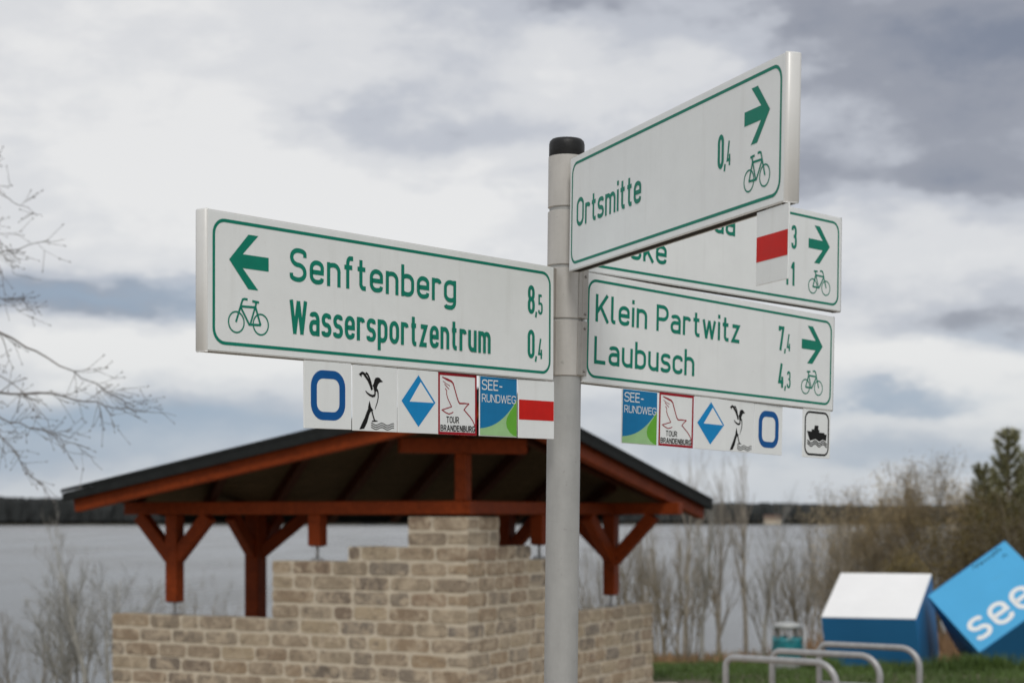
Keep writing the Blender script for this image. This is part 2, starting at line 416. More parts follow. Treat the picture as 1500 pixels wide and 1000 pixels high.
# the wood on the far shore: one mass nobody could count
mb = MB()
for row in range(4):
    x = -1500.0
    while x < 1500:
        x += rnd.uniform(2.2, 4.4)
        y = shore_y(x) + 4 + row * 9 + rnd.uniform(-3, 3)
        hgt = (15.4 - 4.2 * smooth(-120, 180, x)) * (1 + .08 * math.sin(x * .013) + .05 * math.sin(x * .05)) * rnd.uniform(.93, 1.02)
        w = rnd.uniform(3.6, 5.6); k = 6; z0 = LAKE + .6
        rings = [(0, .55), (.12, 1), (.5, 1), (.82, .8), (1, .35)]
        vs_ = []; a0 = rnd.random() * 6
        for hh, rr in rings:
            for j in range(k):
                q = a0 + 2 * math.pi * j / k; r_ = w * rr * rnd.uniform(.75, 1.2)
                vs_.append((x + math.cos(q) * r_, y + math.sin(q) * r_, z0 + hgt * hh + rnd.uniform(-.3, .3)))
        fs = [(a * k + j, a * k + (j + 1) % k, (a + 1) * k + (j + 1) % k, (a + 1) * k + j) for a in range(4) for j in range(k)] + [tuple(range(4 * k, 5 * k))]
        mb.add(vs_, fs)
tag(mb.build('far_forest', M_forest), 'long dark line of wood along the far shore of the lake', 'forest', kind='stuff')
# little beige house on the far shore
hx, hy = (1131 - CX) / F * 1030, 1030
t = thing('lakeside_house', 'tiny beige house before the dark wood on the far shore', 'house', Vector((hx, hy, LAKE + .4)))
mb = MB(); mb.box((9, 6, 2.6), None, 0, 0, (0, 0, 3.0)); mb.build('wall', M_beige, t)
mb = MB(); mb.prism([(-5, 4.3), (5, 4.3), (4.2, 5.5), (-4.2, 5.5)], -3.4, 3.4); mb.build('roof', M_tile, t)
for k in range(3):
    mb = MB(); mb.box((1.3, .12, 1.1), None, 0, 0, (-2.7 + 2.7 * k, -3.05, 3.1)); mb.build('window', M_glass, t)
mb = MB(); mb.box((9.4, 6.4, 1.8), None, 0, 0, (0, 0, .8)); mb.build('plinth', M_mortar, t)

# ------------------------------------------------------------------ shelter: brick wall
CO = Vector((-.341, 13.4, 0)); DL = Vector((-.8910, .4540, 0)); DR = Vector((.4540, .8910, 0))
def PV(l, r, z=0.0): return CO + DL * l + DR * r + Vector((0, 0, z))
def frame_mat(o, x, y):      # x along, y into the wall, z up
    return Matrix(((x.x, y.x, 0, o.x), (x.y, y.y, 0, o.y), (x.z, y.z, 1, o.z), (0, 0, 0, 1)))
HC = .119; UL = .3408; TH = .175; ZLOW = .850; JT = .016
ZTOP = ZLOW + 7 * HC
wall = thing('brick_wall', 'stepped sand-coloured brick wall carrying the posts of the open shelter', 'wall', frame_mat(CO, -DL, DR))
def wall_lr(l, r, z): return (-l, r, z)           # local coordinates of the wall thing
brick_cache = {}
def brick_mesh(L, variant):
    """brick lying along +x from 0..L, front at y=0, depth TH, height HC minus joint, corners worn round"""
    key = (round(L, 3), variant)
    if key in brick_cache: return brick_cache[key]
    rr = random.Random(variant * 131 + int(L * 1000)); h = HC - JT; D = TH
    rc = min(.022, L * .2, h * .3)
    pts = [(rc, 0), (L - rc, 0), (L, rc), (L, h - rc), (L - rc, h), (rc, h), (0, h - rc), (0, rc)]
    mid = [(L * .33, 0), (L * .66, 0)]
    pts = [pts[0]] + mid + pts[1:5] + [(L * .66, h), (L * .33, h)] + pts[5:]
    pts = [(x + rr.uniform(-.003, .003), z + rr.uniform(-.0035, .0035)) for x, z in pts]
    n = len(pts); cx_, cz_ = L / 2, h / 2; ch = .007
    b = MB()
    def inset(p, q): return (p[0] + (cx_ - p[0]) * q / max(L / 2, .01), p[1] + (cz_ - p[1]) * q / (h / 2))
    vs_ = []
    for (yy, q) in ((0, ch), (ch, 0), (D - ch, 0), (D, ch)):
        for p in pts:
            x, z = inset(p, q); vs_.append((x, yy + (rr.uniform(-.002, .002) if q else 0), z))
    fs = [tuple(range(n)), tuple(reversed(range(3 * n, 4 * n)))]
    for a in range(3):
        for i in range(n):
            j = (i + 1) % n; fs.append((a * n + i, (a + 1) * n + i, (a + 1) * n + j, a * n + j))
    b.add(vs_, fs); me = b.mesh('brick', M_brick); brick_cache[key] = me; return me
n_brick = 0
def put_brick(side, a0, a1, zt):
    """side L: along l from a0 to a1 (front r=0). side R: along r (front l=0)."""
    global n_brick
    L = a1 - a0 - JT
    if L < .04: return
    me = brick_mesh(L, rnd.randrange(4))
    o = bpy.data.objects.new('brick', me); col.objects.link(o); o.parent = wall
    z = zt - HC + JT / 2 + rnd.uniform(-.003, .003); j = rnd.uniform(-.0025, .0035)
    if side == 'L':
        M = Matrix(((1, 0, 0, -(a1 - JT / 2)), (0, 1, 0, 0 - j), (0, 0, 1, z), (0, 0, 0, 1)))
    else:    # local +x of brick -> +r (local y), brick depth -> +l (local -x)
        M = Matrix(((0, -1, 0, 0 + j), (1, 0, 0, a0 + JT / 2), (0, 0, 1, z), (0, 0, 0, 1)))
    o.matrix_basis = M @ Matrix.Rotation(R_(rnd.uniform(-.5, .5)), 4, 'Y'); n_brick += 1
ENDL, ENDR = 3.475, 3.735
def extent(k, end):
    """how far course k (0 = topmost) runs from the corner"""
    if k < 2: return .535
    if k < 3: return 1.09 + (.02 if end == ENDR else -.01)
    if k < 7: return 1.815
    return end
NC = 18
for k in range(NC):
    zt = ZTOP - k * HC
    eL, eR = extent(k, ENDL), extent(k, ENDR)
    lead = 'L' if k % 2 == 0 else 'R'
    for side, e in (('L', eL), ('R', eR)):
        a = -JT / 2 if lead == side else TH
        first = True
        while a < e - .03:
            b = a + UL * rnd.choice((.86, .95, 1, 1, 1.05, 1.12, .55 if k > 3 else 1))
            if e - b < .11: b = e + JT / 2
            put_brick(side, a, min(b, e + JT / 2), zt); a = b; first = False
def stair(end):
    zb = ZTOP - NC * HC; g = .006
    pts = [(0, zb), (end - g, zb)]
    prof = [(end, 7), (1.815, 3), (1.09, 2), (.535, 0)]
    for i, (e, k) in enumerate(prof):
        z = ZTOP - k * HC - .008
        pts.append((e - g, z))
        nxt = prof[i + 1][0] - g if i + 1 < len(prof) else 0
        pts.append((nxt, z))
    return pts
mb = MB()
pl = [(-x, z) for x, z in stair(ENDL)]; pl.reverse()
pl = [(x if x != 0 else -.0055, z) for x, z in pl]
mb.prism(pl, .0055, TH - .0055)
def prism_r(poly, x0, x1):      # poly in (r, z)
    n = len(poly); vs_ = [(x0, r, z) for r, z in poly] + [(x1, r, z) for r, z in poly]
    fs = [tuple(range(n)), tuple(reversed(range(n, 2 * n)))] + [(i, i + n, (i + 1) % n + n, (i + 1) % n) for i in range(n)]
    mb.add(vs_, fs)
prism_r([(x if x != 0 else TH - .0055, z) for x, z in stair(ENDR)], -.0055, -TH + .0055)
mb.build('mortar', M_mortar, wall)

# ------------------------------------------------------------------ shelter: timber and roof
sh = thing('timber_shelter', 'red-brown timber shelter with a folded black roof on posts above the brick wall', 'shelter', frame_mat(CO, -DL, DR))
shi = sh.matrix_world.inverted()
def part_beams(name, items, mat=M_wood, label=None, bev=.006):
    b = MB()
    for it in items:
        P, Q, w, h = it[:4]; b.beam(P, Q, w, h, bev, it[4] if len(it) > 4 else (0, 0, 1))
    o = b.build(name, mat); o.parent = sh; o.matrix_parent_inverse = shi
    if label: o['label'] = label
    return o
m_ = TH / 2; ZB0, ZB1 = 1.694, 1.800; W = .115
PW = .116
def post(l, r, z0, z1=ZB0 - .002, w=PW):
    o = part_beams('post', [(PV(l, r, z0), PV(l, r, z1), w, w, DL)])
    return o
def post_shoe(l, r, ztop, zbot):
    b = MB(); P = PV(l, r, 0)
    b.tube([P + Vector((0, 0, zbot)), P + Vector((0, 0, ztop + .03))], .013, 10)
    b.beam(PV(l - .045, r, zbot + .004), PV(l + .045, r, zbot + .004), .09, .008, 0)
    b.beam(PV(l - .04, r, ztop - .005), PV(l + .04, r, ztop - .005), .08, .008, 0)
    for s_ in (-1, 1): b.tube([PV(l + s_ * .036, r, zbot), PV(l + s_ * .036, r, zbot + .022)], .008, 6)
    o = b.build('post_shoe', M_steel); o.parent = sh; o.matrix_parent_inverse = shi
ZL4 = ZLOW + 4 * HC
post(2.87, m_, .955); post_shoe(2.87, m_, .955, ZLOW)
post(1.43, m_, ZL4 + .115); post_shoe(1.43, m_, ZL4 + .115, ZL4)
post(m_, 2.93, .955); post_shoe(m_, 2.93, .955, ZLOW)
post(m_, 1.43, ZL4 + .115); post_shoe(m_, 1.43, ZL4 + .115, ZL4)
P1 = (2.87, 1.26); P2 = (1.18, 2.93)
post(P1[0], P1[1], -.5, w=.145); post(P2[0], P2[1], -.5, w=.145)
# ring of beams
part_beams('beam', [(PV(.0, m_, (ZB0 + ZB1) / 2), PV(3.37, m_, (ZB0 + ZB1) / 2), W, ZB1 - ZB0)])
part_beams('beam', [(PV(m_, .148, (ZB0 + ZB1) / 2), PV(m_, 2.866, (ZB0 + ZB1) / 2), W, ZB1 - ZB0)])
part_beams('beam', [(PV(-.60, 2.93, (ZB0 + ZB1) / 2), PV(1.55, 2.93, (ZB0 + ZB1) / 2), W, ZB1 - ZB0)])
part_beams('beam', [(PV(2.87, .148, (ZB0 + ZB1) / 2), PV(2.87, 1.70, (ZB0 + ZB1) / 2), W, ZB1 - ZB0)])
part_beams('beam', [(PV(2.80, 1.48, (ZB0 + ZB1) / 2 + .02), PV(1.36, 2.84, (ZB0 + ZB1) / 2 + .02), W, ZB1 - ZB0 - .03)])
# braces
def brace(l, r, dl, dr, s=.36, zj=None):
    zj = 1.33 if zj is None else zj
    a = PV(l + dl * .03, r + dr * .03, zj); b_ = PV(l + dl * s, r + dr * s, ZB0 - .012)
    part_beams('brace', [(a, b_, .095, .112)], bev=.005)
brace(2.87, m_, 1, 0); brace(2.87, m_, -1, 0)
brace(m_, 2.93, -1, 0, .42, 1.27); brace(m_, 2.93, 0, -1, .52, 1.30)
brace(P1[0], P1[1], 0, -1, .36); brace(P1[0], P1[1], -.74, .66, .46); brace(2.87, P1[1], 0, 1, .36)
brace(P2[0], P2[1], -1, 0, .36); brace(P2[0], P2[1], 1, 0, .36)
brace(m_, 2.93, 1, 0, .40)
# roof planes: a pyramid standing cornerwise over the square; its front plane is missing, so that the
# ridge runs out to the near corner and two verges fall from it to the left and right corners
ZR, KR, KB, QA, OV = 2.648, .1815, .200, .0, .55
def rz(l, r): return ZR - max(KR * abs(l - r), KB * (l + r - 2 * QA))
Lt, Rt, SM_ = 3.555, 3.90, 4.60
def hip(e):                      # where the hip meets the outer edge l = e
    return (KR * e + 2 * KB * QA - KB * e) / (KR + KB)
hl, hr = hip(Lt), hip(Rt)
PLANES = [([(-OV, -OV), (QA, QA), (Lt, hl), (Lt, -OV)], (1, -1)),
          ([(-OV, -OV), (-OV, Rt), (hr, Rt), (QA, QA)], (-1, 1)),
          ([(QA, QA), (hr, Rt), (SM_ - Rt, Rt), (Lt, SM_ - Lt), (Lt, hl)], (1, 1))]
def zplane(k, l, r): return (ZR - KR * (l - r), ZR - KR * (r - l), ZR - KB * (l + r - 2 * QA))[k]
def clip(poly, n, c, keep=1):     # keep the side where n.p >= c
    out = []
    for i in range(len(poly)):
        p, q = poly[i], poly[(i + 1) % len(poly)]
        dp = (n[0] * p[0] + n[1] * p[1] - c) * keep; dq = (n[0] * q[0] + n[1] * q[1] - c) * keep
        if dp >= 0: out.append(p)
        if (dp > 0 > dq) or (dp < 0 < dq):
            t = dp / (dp - dq); out.append((p[0] + (q[0] - p[0]) * t, p[1] + (q[1] - p[1]) * t))
    return out
def shrink(poly, d):
    cx_ = sum(p[0] for p in poly) / len(poly); cy_ = sum(p[1] for p in poly) / len(poly); res = poly
    for i in range(len(poly)):
        p, q = poly[i], poly[(i + 1) % len(poly)]; nx_, ny_ = -(q[1] - p[1]), q[0] - p[0]; l_ = math.hypot(nx_, ny_); nx_ /= l_; ny_ /= l_
        if nx_ * (cx_ - p[0]) + ny_ * (cy_ - p[1]) < 0: nx_, ny_ = -nx_, -ny_
        res = clip(res, (nx_, ny_), nx_ * p[0] + ny_ * p[1] + d)
    return res
def slab(k, q, t0, t1, name, mat):
    if len(q) < 3: return
    b = MB(); n = len(q)
    vs_ = [PV(l, r, zplane(k, l, r) - t0) for l, r in q] + [PV(l, r, zplane(k, l, r) - t1) for l, r in q]
    b.add(vs_, [tuple(range(n)), tuple(reversed(range(n, 2 * n)))] + [(i, i + n, (i + 1) % n + n, (i + 1) % n) for i in range(n)])
    o = b.build(name, mat); o.parent = sh; o.matrix_parent_inverse = shi
for k, (poly, fall) in enumerate(PLANES):
    slab(k, poly, 0, .030, 'roof_covering', M_roof)
    inner = shrink(poly, .035); fx, fy = fall[0] / 2 ** .5, fall[1] / 2 ** .5
    vals = [fx * p[0] + fy * p[1] for p in inner]; c = min(vals)
    while c < max(vals):          # boards across the fall line, seen from below between the rafters
        q = clip(clip(inner, (fx, fy), c), (fx, fy), min(c + .139, max(vals)), -1)
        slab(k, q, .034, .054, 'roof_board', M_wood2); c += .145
    inner = shrink(poly, .17); px_, py_ = -fy, fx
    vals = [px_ * p[0] + py_ * p[1] for p in inner]; c = min(vals) + .18
    while c < max(vals) - .1:     # rafters down the fall line
        seg = clip(clip(inner, (px_, py_), c - .001), (px_, py_), c + .001, -1)
        if len(seg) >= 3:
            seg.sort(key=lambda p: fx * p[0] + fy * p[1]); a, b_ = seg[0], seg[-1]
            if math.hypot(a[0] - b_[0], a[1] - b_[1]) > .3:
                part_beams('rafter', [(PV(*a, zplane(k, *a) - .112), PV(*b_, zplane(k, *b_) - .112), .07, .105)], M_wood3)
        c += .60
edge = [(-OV, -OV), (Lt, -OV), (Lt, hl), (Lt, SM_ - Lt), (SM_ - Rt, Rt), (hr, Rt), (-OV, Rt)]
for i in range(len(edge)):
    a, b_ = edge[i], edge[(i + 1) % len(edge)]
    d_ = Vector((b_[0] - a[0], b_[1] - a[1], 0)).normalized() * .014; ins = Vector((0, 0, 1)).cross(d_)
    A = PV(a[0] + d_.x + ins.x, a[1] + d_.y + ins.y, rz(*a) - .068); B = PV(b_[0] - d_.x + ins.x, b_[1] - d_.y + ins.y, rz(*b_) - .068)
    part_beams('verge_trim', [(A, B, .022, .070)], M_roof, bev=.003)
e1 = -OV + .10
part_beams('rafter', [(PV(e1 + .03, e1, rz(e1 + .03, e1) - .141), PV(Lt - .085, e1, rz(Lt - .085, e1) - .141), .08, .168)], label='bright red-brown verge rafter along the left edge of the roof')
part_beams('rafter', [(PV(e1, e1 + .08, rz(e1, e1 + .08) - .141), PV(e1, Rt - .085, rz(e1, Rt - .085) - .141), .08, .168)])
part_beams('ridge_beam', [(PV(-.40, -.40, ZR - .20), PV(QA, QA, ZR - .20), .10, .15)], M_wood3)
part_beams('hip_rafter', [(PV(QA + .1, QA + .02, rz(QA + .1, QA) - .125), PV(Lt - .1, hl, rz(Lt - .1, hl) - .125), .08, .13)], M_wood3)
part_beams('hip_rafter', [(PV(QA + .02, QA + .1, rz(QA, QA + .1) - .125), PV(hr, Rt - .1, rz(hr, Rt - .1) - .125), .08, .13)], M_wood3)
part_beams('king_post', [(PV(m_, m_, ZB1 + .002), PV(m_, m_, 2.165), .098, .098, DL)])
part_beams('collar_beam', [(PV(m_ + .36, m_ - .36, 2.225), PV(m_ - .36, m_ + .36, 2.225), .10, .115)])
part_beams('king_post', [(PV(m_, m_, 2.285), PV(m_, m_, ZR - .27), .098, .098, DL)])

# ------------------------------------------------------------------ stroke lettering (traffic-sign letterforms)
T_, B_, X_ = .93, .07, .65
def RR(x0, y0, x1, y1, r): return (True, [(x0, y0, r), (x1, y0, r), (x1, y1, r), (x0, y1, r)])
def O(*p): return (False, list(p))
G = {
 ' ': (.22, []),
 'S': (.44, [O((.44, .74), (.44, T_, .2), (.0, T_, .22), (.0, .52, .2), (.44, .49, .2), (.44, B_, .22), (.0, B_, .2), (-.01, .25))]),
 'e': (.37, [O((.02, .36), (.37, .36), (.37, X_, .19), (0, X_, .19), (0, B_, .19), (.35, B_, .17), (.37, .20))]),
 'n': (.36, [O((0, 0), (0, .72)), O((0, .44), (0, X_, .16), (.36, X_, .2), (.36, 0))]),
 'f': (.25, [O((.09, 0), (.09, T_, .15), (.28, T_)), O((-.03, X_), (.25, X_))]),
 't': (.25, [O((.09, .93), (.09, B_, .15), (.27, B_)), O((-.03, X_), (.25, X_))]),
 'b': (.38, [O((0, 0), (0, 1)), O((0, .45), (0, X_, .16), (.38, X_, .19), (.38, B_, .19), (0, B_, .16), (0, .3))]),
 'd': (.38, [O((.38, 0), (.38, 1)), O((.38, .45), (.38, X_, .16), (0, X_, .19), (0, B_, .19), (.38, B_, .16), (.38, .3))]),
 'p': (.38, [O((0, -.24), (0, .72)), O((0, .45), (0, X_, .16), (.38, X_, .19), (.38, B_, .19), (0, B_, .16), (0, .3))]),
 'g': (.38, [O((.38, .72), (.38, -.17, .19), (.03, -.17, .14), (.0, -.10)), O((.38, .45), (.38, X_, .16), (0, X_, .19), (0, B_, .19), (.38, B_, .16), (.38, .3))]),
 'r': (.26, [O((0, 0), (0, .72)), O((0, .42), (0, X_, .18), (.24, X_, .1), (.27, .56))]),
 'W': (.72, [O((0, 1), (.185, 0)), O((.175, 0), (.36, .98)), O((.36, .98), (.545, 0)), O((.535, 0), (.72, 1))]),
 'w': (.54, [O((0, .72), (.14, 0)), O((.13, 0), (.27, .70)), O((.27, .70), (.41, 0)), O((.40, 0), (.54, .72))]),
 'y': (.40, [O((0, .72), (.20, .05)), O((.40, .72), (.14, -.24))]),
 'a': (.36, [O((.36, 0), (.36, X_, .19), (.04, X_, .16), (.02, .57)), O((.36, .41), (0, .41, .15), (0, B_, .15), (.33, B_, .15), (.36, .18))]),
 's': (.33, [O((.32, .55), (.32, X_, .14), (0, X_, .15), (0, .37, .15), (.34, .35, .15), (.34, B_, .15), (0, B_, .14), (-.01, .17))]),
 'o': (.38, [RR(0, B_, .38, X_, .19)]),
 'z': (.34, [O((0, X_), (.30, X_), (.02, B_), (.35, B_))]),
 'u': (.36, [O((0, .72), (0, B_, .2), (.36, B_, .2), (.36, .25)), O((.36, 0), (.36, .72))]),
 'm': (.62, [O((0, 0), (0, .72)), O((0, .44), (0, X_, .16), (.31, X_, .17), (.31, 0)), O((.31, .44), (.31, X_, .16), (.62, X_, .17), (.62, 0))]),
 'i': (.0, [O((0, 0), (0, .72)), O((0, .85), (0, 1))]),
 'l': (.12, [O((0, 1), (0, B_, .12), (.14, B_))]),
 'c': (.34, [O((.35, .50), (.35, X_, .17), (0, X_, .19), (0, B_, .19), (.35, B_, .17), (.35, .22))]),
 'h': (.36, [O((0, 0), (0, 1)), O((0, .44), (0, X_, .16), (.36, X_, .2), (.36, 0))]),
 'k': (.36, [O((0, 0), (0, 1)), O((0, .22), (.36, .72)), O((.13, .40), (.38, 0))]),
 'K': (.44, [O((0, 0), (0, 1)), O((0, .33), (.44, 1)), O((.16, .56), (.47, 0))]),
 'P': (.44, [O((0, 0), (0, 1)), O((0, T_), (.44, T_, .21), (.44, .46, .21), (0, .46))]),
 'L': (.40, [O((0, 1), (0, B_), (.42, B_))]),
 'O': (.44, [RR(0, B_, .44, T_, .22)]),
 'H': (.46, [O((0, 0), (0, 1)), O((.46, 0), (.46, 1)), O((0, .52), (.46, .52))]),
 'T': (.46, [O((-.04, T_), (.50, T_)), O((.23, 0), (.23, .93))]),
 'U': (.44, [O((0, 1), (0, B_, .2), (.44, B_, .2), (.44, 1))]),
 'R': (.44, [O((0, 0), (0, 1)), O((0, T_), (.42, T_, .2), (.42, .47, .2), (0, .47)), O((.22, .47), (.47, 0))]),
 'B': (.44, [O((0, 0), (0, 1)), O((0, T_), (.41, T_, .2), (.41, .52, .2), (0, .52)), O((0, .52), (.45, .52, .2), (.45, B_, .2), (0, B_))]),
 'A': (.52, [O((0, 0), (.25, 1)), O((.27, 1), (.52, 0)), O((.09, .30), (.43, .30))]),
 'N': (.46, [O((0, 0), (0, 1)), O((0, .98), (.46, .02)), O((.46, 0), (.46, 1))]),
 'D': (.45, [O((0, 0), (0, 1)), O((0, T_), (.45, T_, .24), (.45, B_, .24), (0, B_))]),
 'E': (.38, [O((0, 0), (0, 1)), O((0, T_), (.40, T_)), O((0, .52), (.36, .52)), O((0, B_), (.40, B_))]),
 'G': (.46, [O((.46, .76), (.46, T_, .2), (0, T_, .22), (0, B_, .22), (.46, B_, .2), (.46, .46), (.26, .46))]),
 '-': (.28, [O((0, .42), (.28, .42))]),
 ',': (.04, [O((.05, .12), (-.02, -.13))]),
 '0': (.36, [RR(0, B_, .36, T_, .18)]),
 '1': (.20, [O((0, .72), (.15, .93)), O((.20, 0), (.20, 1))]),
 '3': (.36, [O((.01, .78), (.01, T_, .16), (.35, T_, .16), (.35, .53, .16), (.13, .53)), O((.13, .53), (.37, .53, .18), (.37, B_, .18), (0, B_, .17), (0, .24))]),
 '4': (.40, [O((.22, 1), (.0, .24), (.42, .24)), O((.30, 0), (.30, .46))]),
 '5': (.36, [O((.34, T_), (.02, T_), (.02, .54), (.36, .56, .17), (.36, B_, .18), (0, B_, .17), (-.01, .22))]),
 '7': (.36, [O((0, .80), (0, T_), (.36, T_), (.10, 0))]),
 '8': (.36, [RR(.01, .52, .35, T_, .17), RR(0, B_, .36, .52, .18)]),
}
def round_path(pts, closed, sx, sy):
    out = []; n = len(pts)
    for i, p in enumerate(pts):
        x, y = p[0] * sx, p[1] * sy; r = p[2] if len(p) > 2 else 0
        if not r or (not closed and i in (0, n - 1)): out.append((x, y)); continue
        q = pts[i - 1]; s_ = pts[(i + 1) % n]
        def toward(o):
            dx, dy = o[0] - p[0], o[1] - p[1]; L = math.hypot(dx, dy) or 1
            k = min(r, L * .5) / L; return (x + dx * k * sx, y + dy * k * sy)
        a, b = toward(q), toward(s_)
        for t in (0, .14, .28, .42, .58, .72, .86, 1):
            c1 = (a[0] + (x - a[0]) * .56, a[1] + (y - a[1]) * .56); c2 = (b[0] + (x - b[0]) * .56, b[1] + (y - b[1]) * .56)
            u = 1 - t
            out.append(tuple(u ** 3 * a[k] + 3 * u * u * t * c1[k] + 3 * u * t * t * c2[k] + t ** 3 * b[k] for k in (0, 1)))
    res = []
    for p in out:
        if not res or math.hypot(p[0] - res[-1][0], p[1] - res[-1][1]) > 1e-6: res.append(p)
    if closed and math.hypot(res[0][0] - res[-1][0], res[0][1] - res[-1][1]) < 1e-6: res.pop()
    return res
class Flat:
    """flat print on a face: x to the right, z up, lying at -y; each stroke a hair above the one before"""
    def __init__(s, y0=-.0004, step=.00003): s.mb = MB(); s.y = y0; s.step = step
    def bump(s): s.y -= s.step
    def ribbon(s, pts, w, closed=False, mat=0, taper=None):
        n = len(pts); L_, R2 = [], []
        for i in range(n):
            p = pts[i]; a = pts[i - 1] if (i or closed) else None; b = pts[(i + 1) % n] if (i < n - 1 or closed) else None
            def nrm(u, v):
                dx, dy = v[0] - u[0], v[1] - u[1]; l = math.hypot(dx, dy) or 1; return (-dy / l, dx / l)
            if a is None: m = nrm(p, b); k = 1
            elif b is None: m = nrm(a, p); k = 1
            else:
                n1, n2 = nrm(a, p), nrm(p, b); m = (n1[0] + n2[0], n1[1] + n2[1]); l = math.hypot(*m) or 1; m = (m[0] / l, m[1] / l)
                k = 1 / max(.35, m[0] * n1[0] + m[1] * n1[1])
            ww = w * (taper[i] if taper else 1)
            L_.append((p[0] + m[0] * ww / 2 * k, p[1] + m[1] * ww / 2 * k)); R2.append((p[0] - m[0] * ww / 2 * k, p[1] - m[1] * ww / 2 * k))
        vs_ = [(x, s.y, z) for x, z in L_] + [(x, s.y, z) for x, z in R2]
        fs = [(i, i + n, (i + 1) % n + n, (i + 1) % n) for i in range(n if closed else n - 1)]
        s.mb.add(vs_, fs, mat); s.bump()
    def poly(s, pts, mat=0):
        s.mb.add([(x, s.y, z) for x, z in pts], [tuple(range(len(pts)))], mat); s.bump()
    def text(s, txt, x0, z0, cap, x1=None, stroke=.14, gap=.13, narrow=None, mat=0, right=None, only=None):
        """left outer edge at x0; x1 = right outer edge (letters are widened or narrowed to fit); narrow = x scale when x1 is not given"""
        n = len(txt); st = stroke * cap; adj = (.14 - stroke) / 2
        tot = sum(G[c][0] for c in txt) * cap; fixed = n * st + (n - 1) * gap * cap
        for i, c in enumerate(txt):
            if c == ' ': fixed -= st
        if x1 is not None: sx = (x1 - x0 - fixed) / tot
        else: sx = narrow or 1
        if right is not None: x0 = right - (tot * sx + fixed)
        x = x0
        for i, c in enumerate(txt):
            w, strokes = G[c]
            if only is not None and txt[:i].count(' ') != only and c != ' ': strokes = []
            if c == ' ': x += w * cap * sx + gap * cap; continue
            x += st / 2
            for closed, pts in strokes:
                q = [(x + px_ * sx * cap, z0 + py_ * cap) for px_, py_ in round_path_scaled(pts, closed, sx, stroke)]
                s.ribbon(q, st, closed, mat)
            x += w * cap * sx + st / 2 + gap * cap
        return x - gap * cap
    def build(s, name, mats, parent, label=None):
        o = s.mb.build(name, mats, parent)
        if label: o['label'] = label
        return o
def round_path_scaled(pts, closed, sx, stroke):
    # keeps outer cap height: rescale y of centre lines so that heavier or lighter strokes still end at 0 and 1
    k = stroke / 2
    def fy(y):
        if y in (T_,): return 1 - k
        if y in (B_,): return k
        if y in (X_,): return .72 - k
        return y
    q = [(p[0], fy(p[1]), *p[2:]) for p in pts]
    r = round_path(q, closed, 1, 1)
    return r

# ------------------------------------------------------------------ signpost
LEAN = R_(.65)
PO = Vector((.095, 3.93, 0))
LM = Matrix.Translation(PO) @ Matrix.Rotation(LEAN, 4, 'Y') @ Matrix.Translation(-PO)
sp = thing('signpost', 'grey galvanised steel post with a black cap holding the four white direction signs', 'signpost', LM @ Matrix.Translation(PO))
def arc_tube(b, r, z0, z1, n=40, mat=0, bev=.0015):
    prof = [(r - .003, z0), (r, z0 + bev), (r, z1 - bev), (r - .003, z1)]
    vs_ = []; fs = []
    for rr, z in prof:
        for j in range(n): q = 2 * math.pi * j / n; vs_.append((math.cos(q) * rr, math.sin(q) * rr, z))
    for a in range(3):
        b.add(vs_[a * n:(a + 2) * n], [(j, (j + 1) % n, n + (j + 1) % n, n + j) for j in range(n)], mat, True)
    b.add(vs_[:n], [tuple(reversed(range(n)))], mat); b.add(vs_[3 * n:], [tuple(range(n))], mat)
mb = MB(); arc_tube(mb, .0378, -.35, 2.505, 48); mb.build('pole', M_pole, sp)
mb = MB(); n = 40
prof = [(.0382, 2.500), (.0402, 2.504), (.0402, 2.530), (.0385, 2.537), (.034, 2.5415), (.022, 2.544), (.0, 2.545)]
vs_ = [(math.cos(2 * math.pi * j / n) * r, math.sin(2 * math.pi * j / n) * r, z) for r, z in prof for j in range(n)]
mb.add(vs_, [(a * n + j, a * n + (j + 1) % n, (a + 1) * n + (j + 1) % n, (a + 1) * n + j) for a in range(len(prof) - 1) for j in range(n)], 0, True)
mb.build('pole_cap', M_cap, sp)
SIGNS = {  # pole-end foot of the face, bearing away from the pole, droop, text runs towards the pole?
 'A': ((.0695, 3.840, 1.9918), -2.2492, -.0138, True),
 'C': ((.1000, 3.855, 2.2337), -1.2361, -.0099, False),
 'D': ((.1351, 3.9169, 1.9947), .8016, -.0141, False),
 'B': ((.1425, 3.9383, 2.2471), .7845, -.0020, False)}
def sign_matrix(k):
    (x, y, z), yaw, dr, rev = SIGNS[k]
    d = Vector((math.cos(yaw), math.sin(yaw), dr)).normalized()
    o = Vector((x, y, z)); X = d
    if rev: o = o + d; X = -d
    Y = Vector((0, 0, 1)).cross(X).normalized(); Z = X.cross(Y)
    return LM @ Matrix(((X.x, Y.x, Z.x, o.x), (X.y, Y.y, Z.y, o.y), (X.z, Y.z, Z.z, o.z), (0, 0, 0, 1)))
sleeve_z = [(2.386, 2.503, 'CB'), (2.256, 2.379, 'CB'), (2.136, 2.250, 'AD'), (2.008, 2.1335, 'AD')]
spi = sp.matrix_world.inverted()
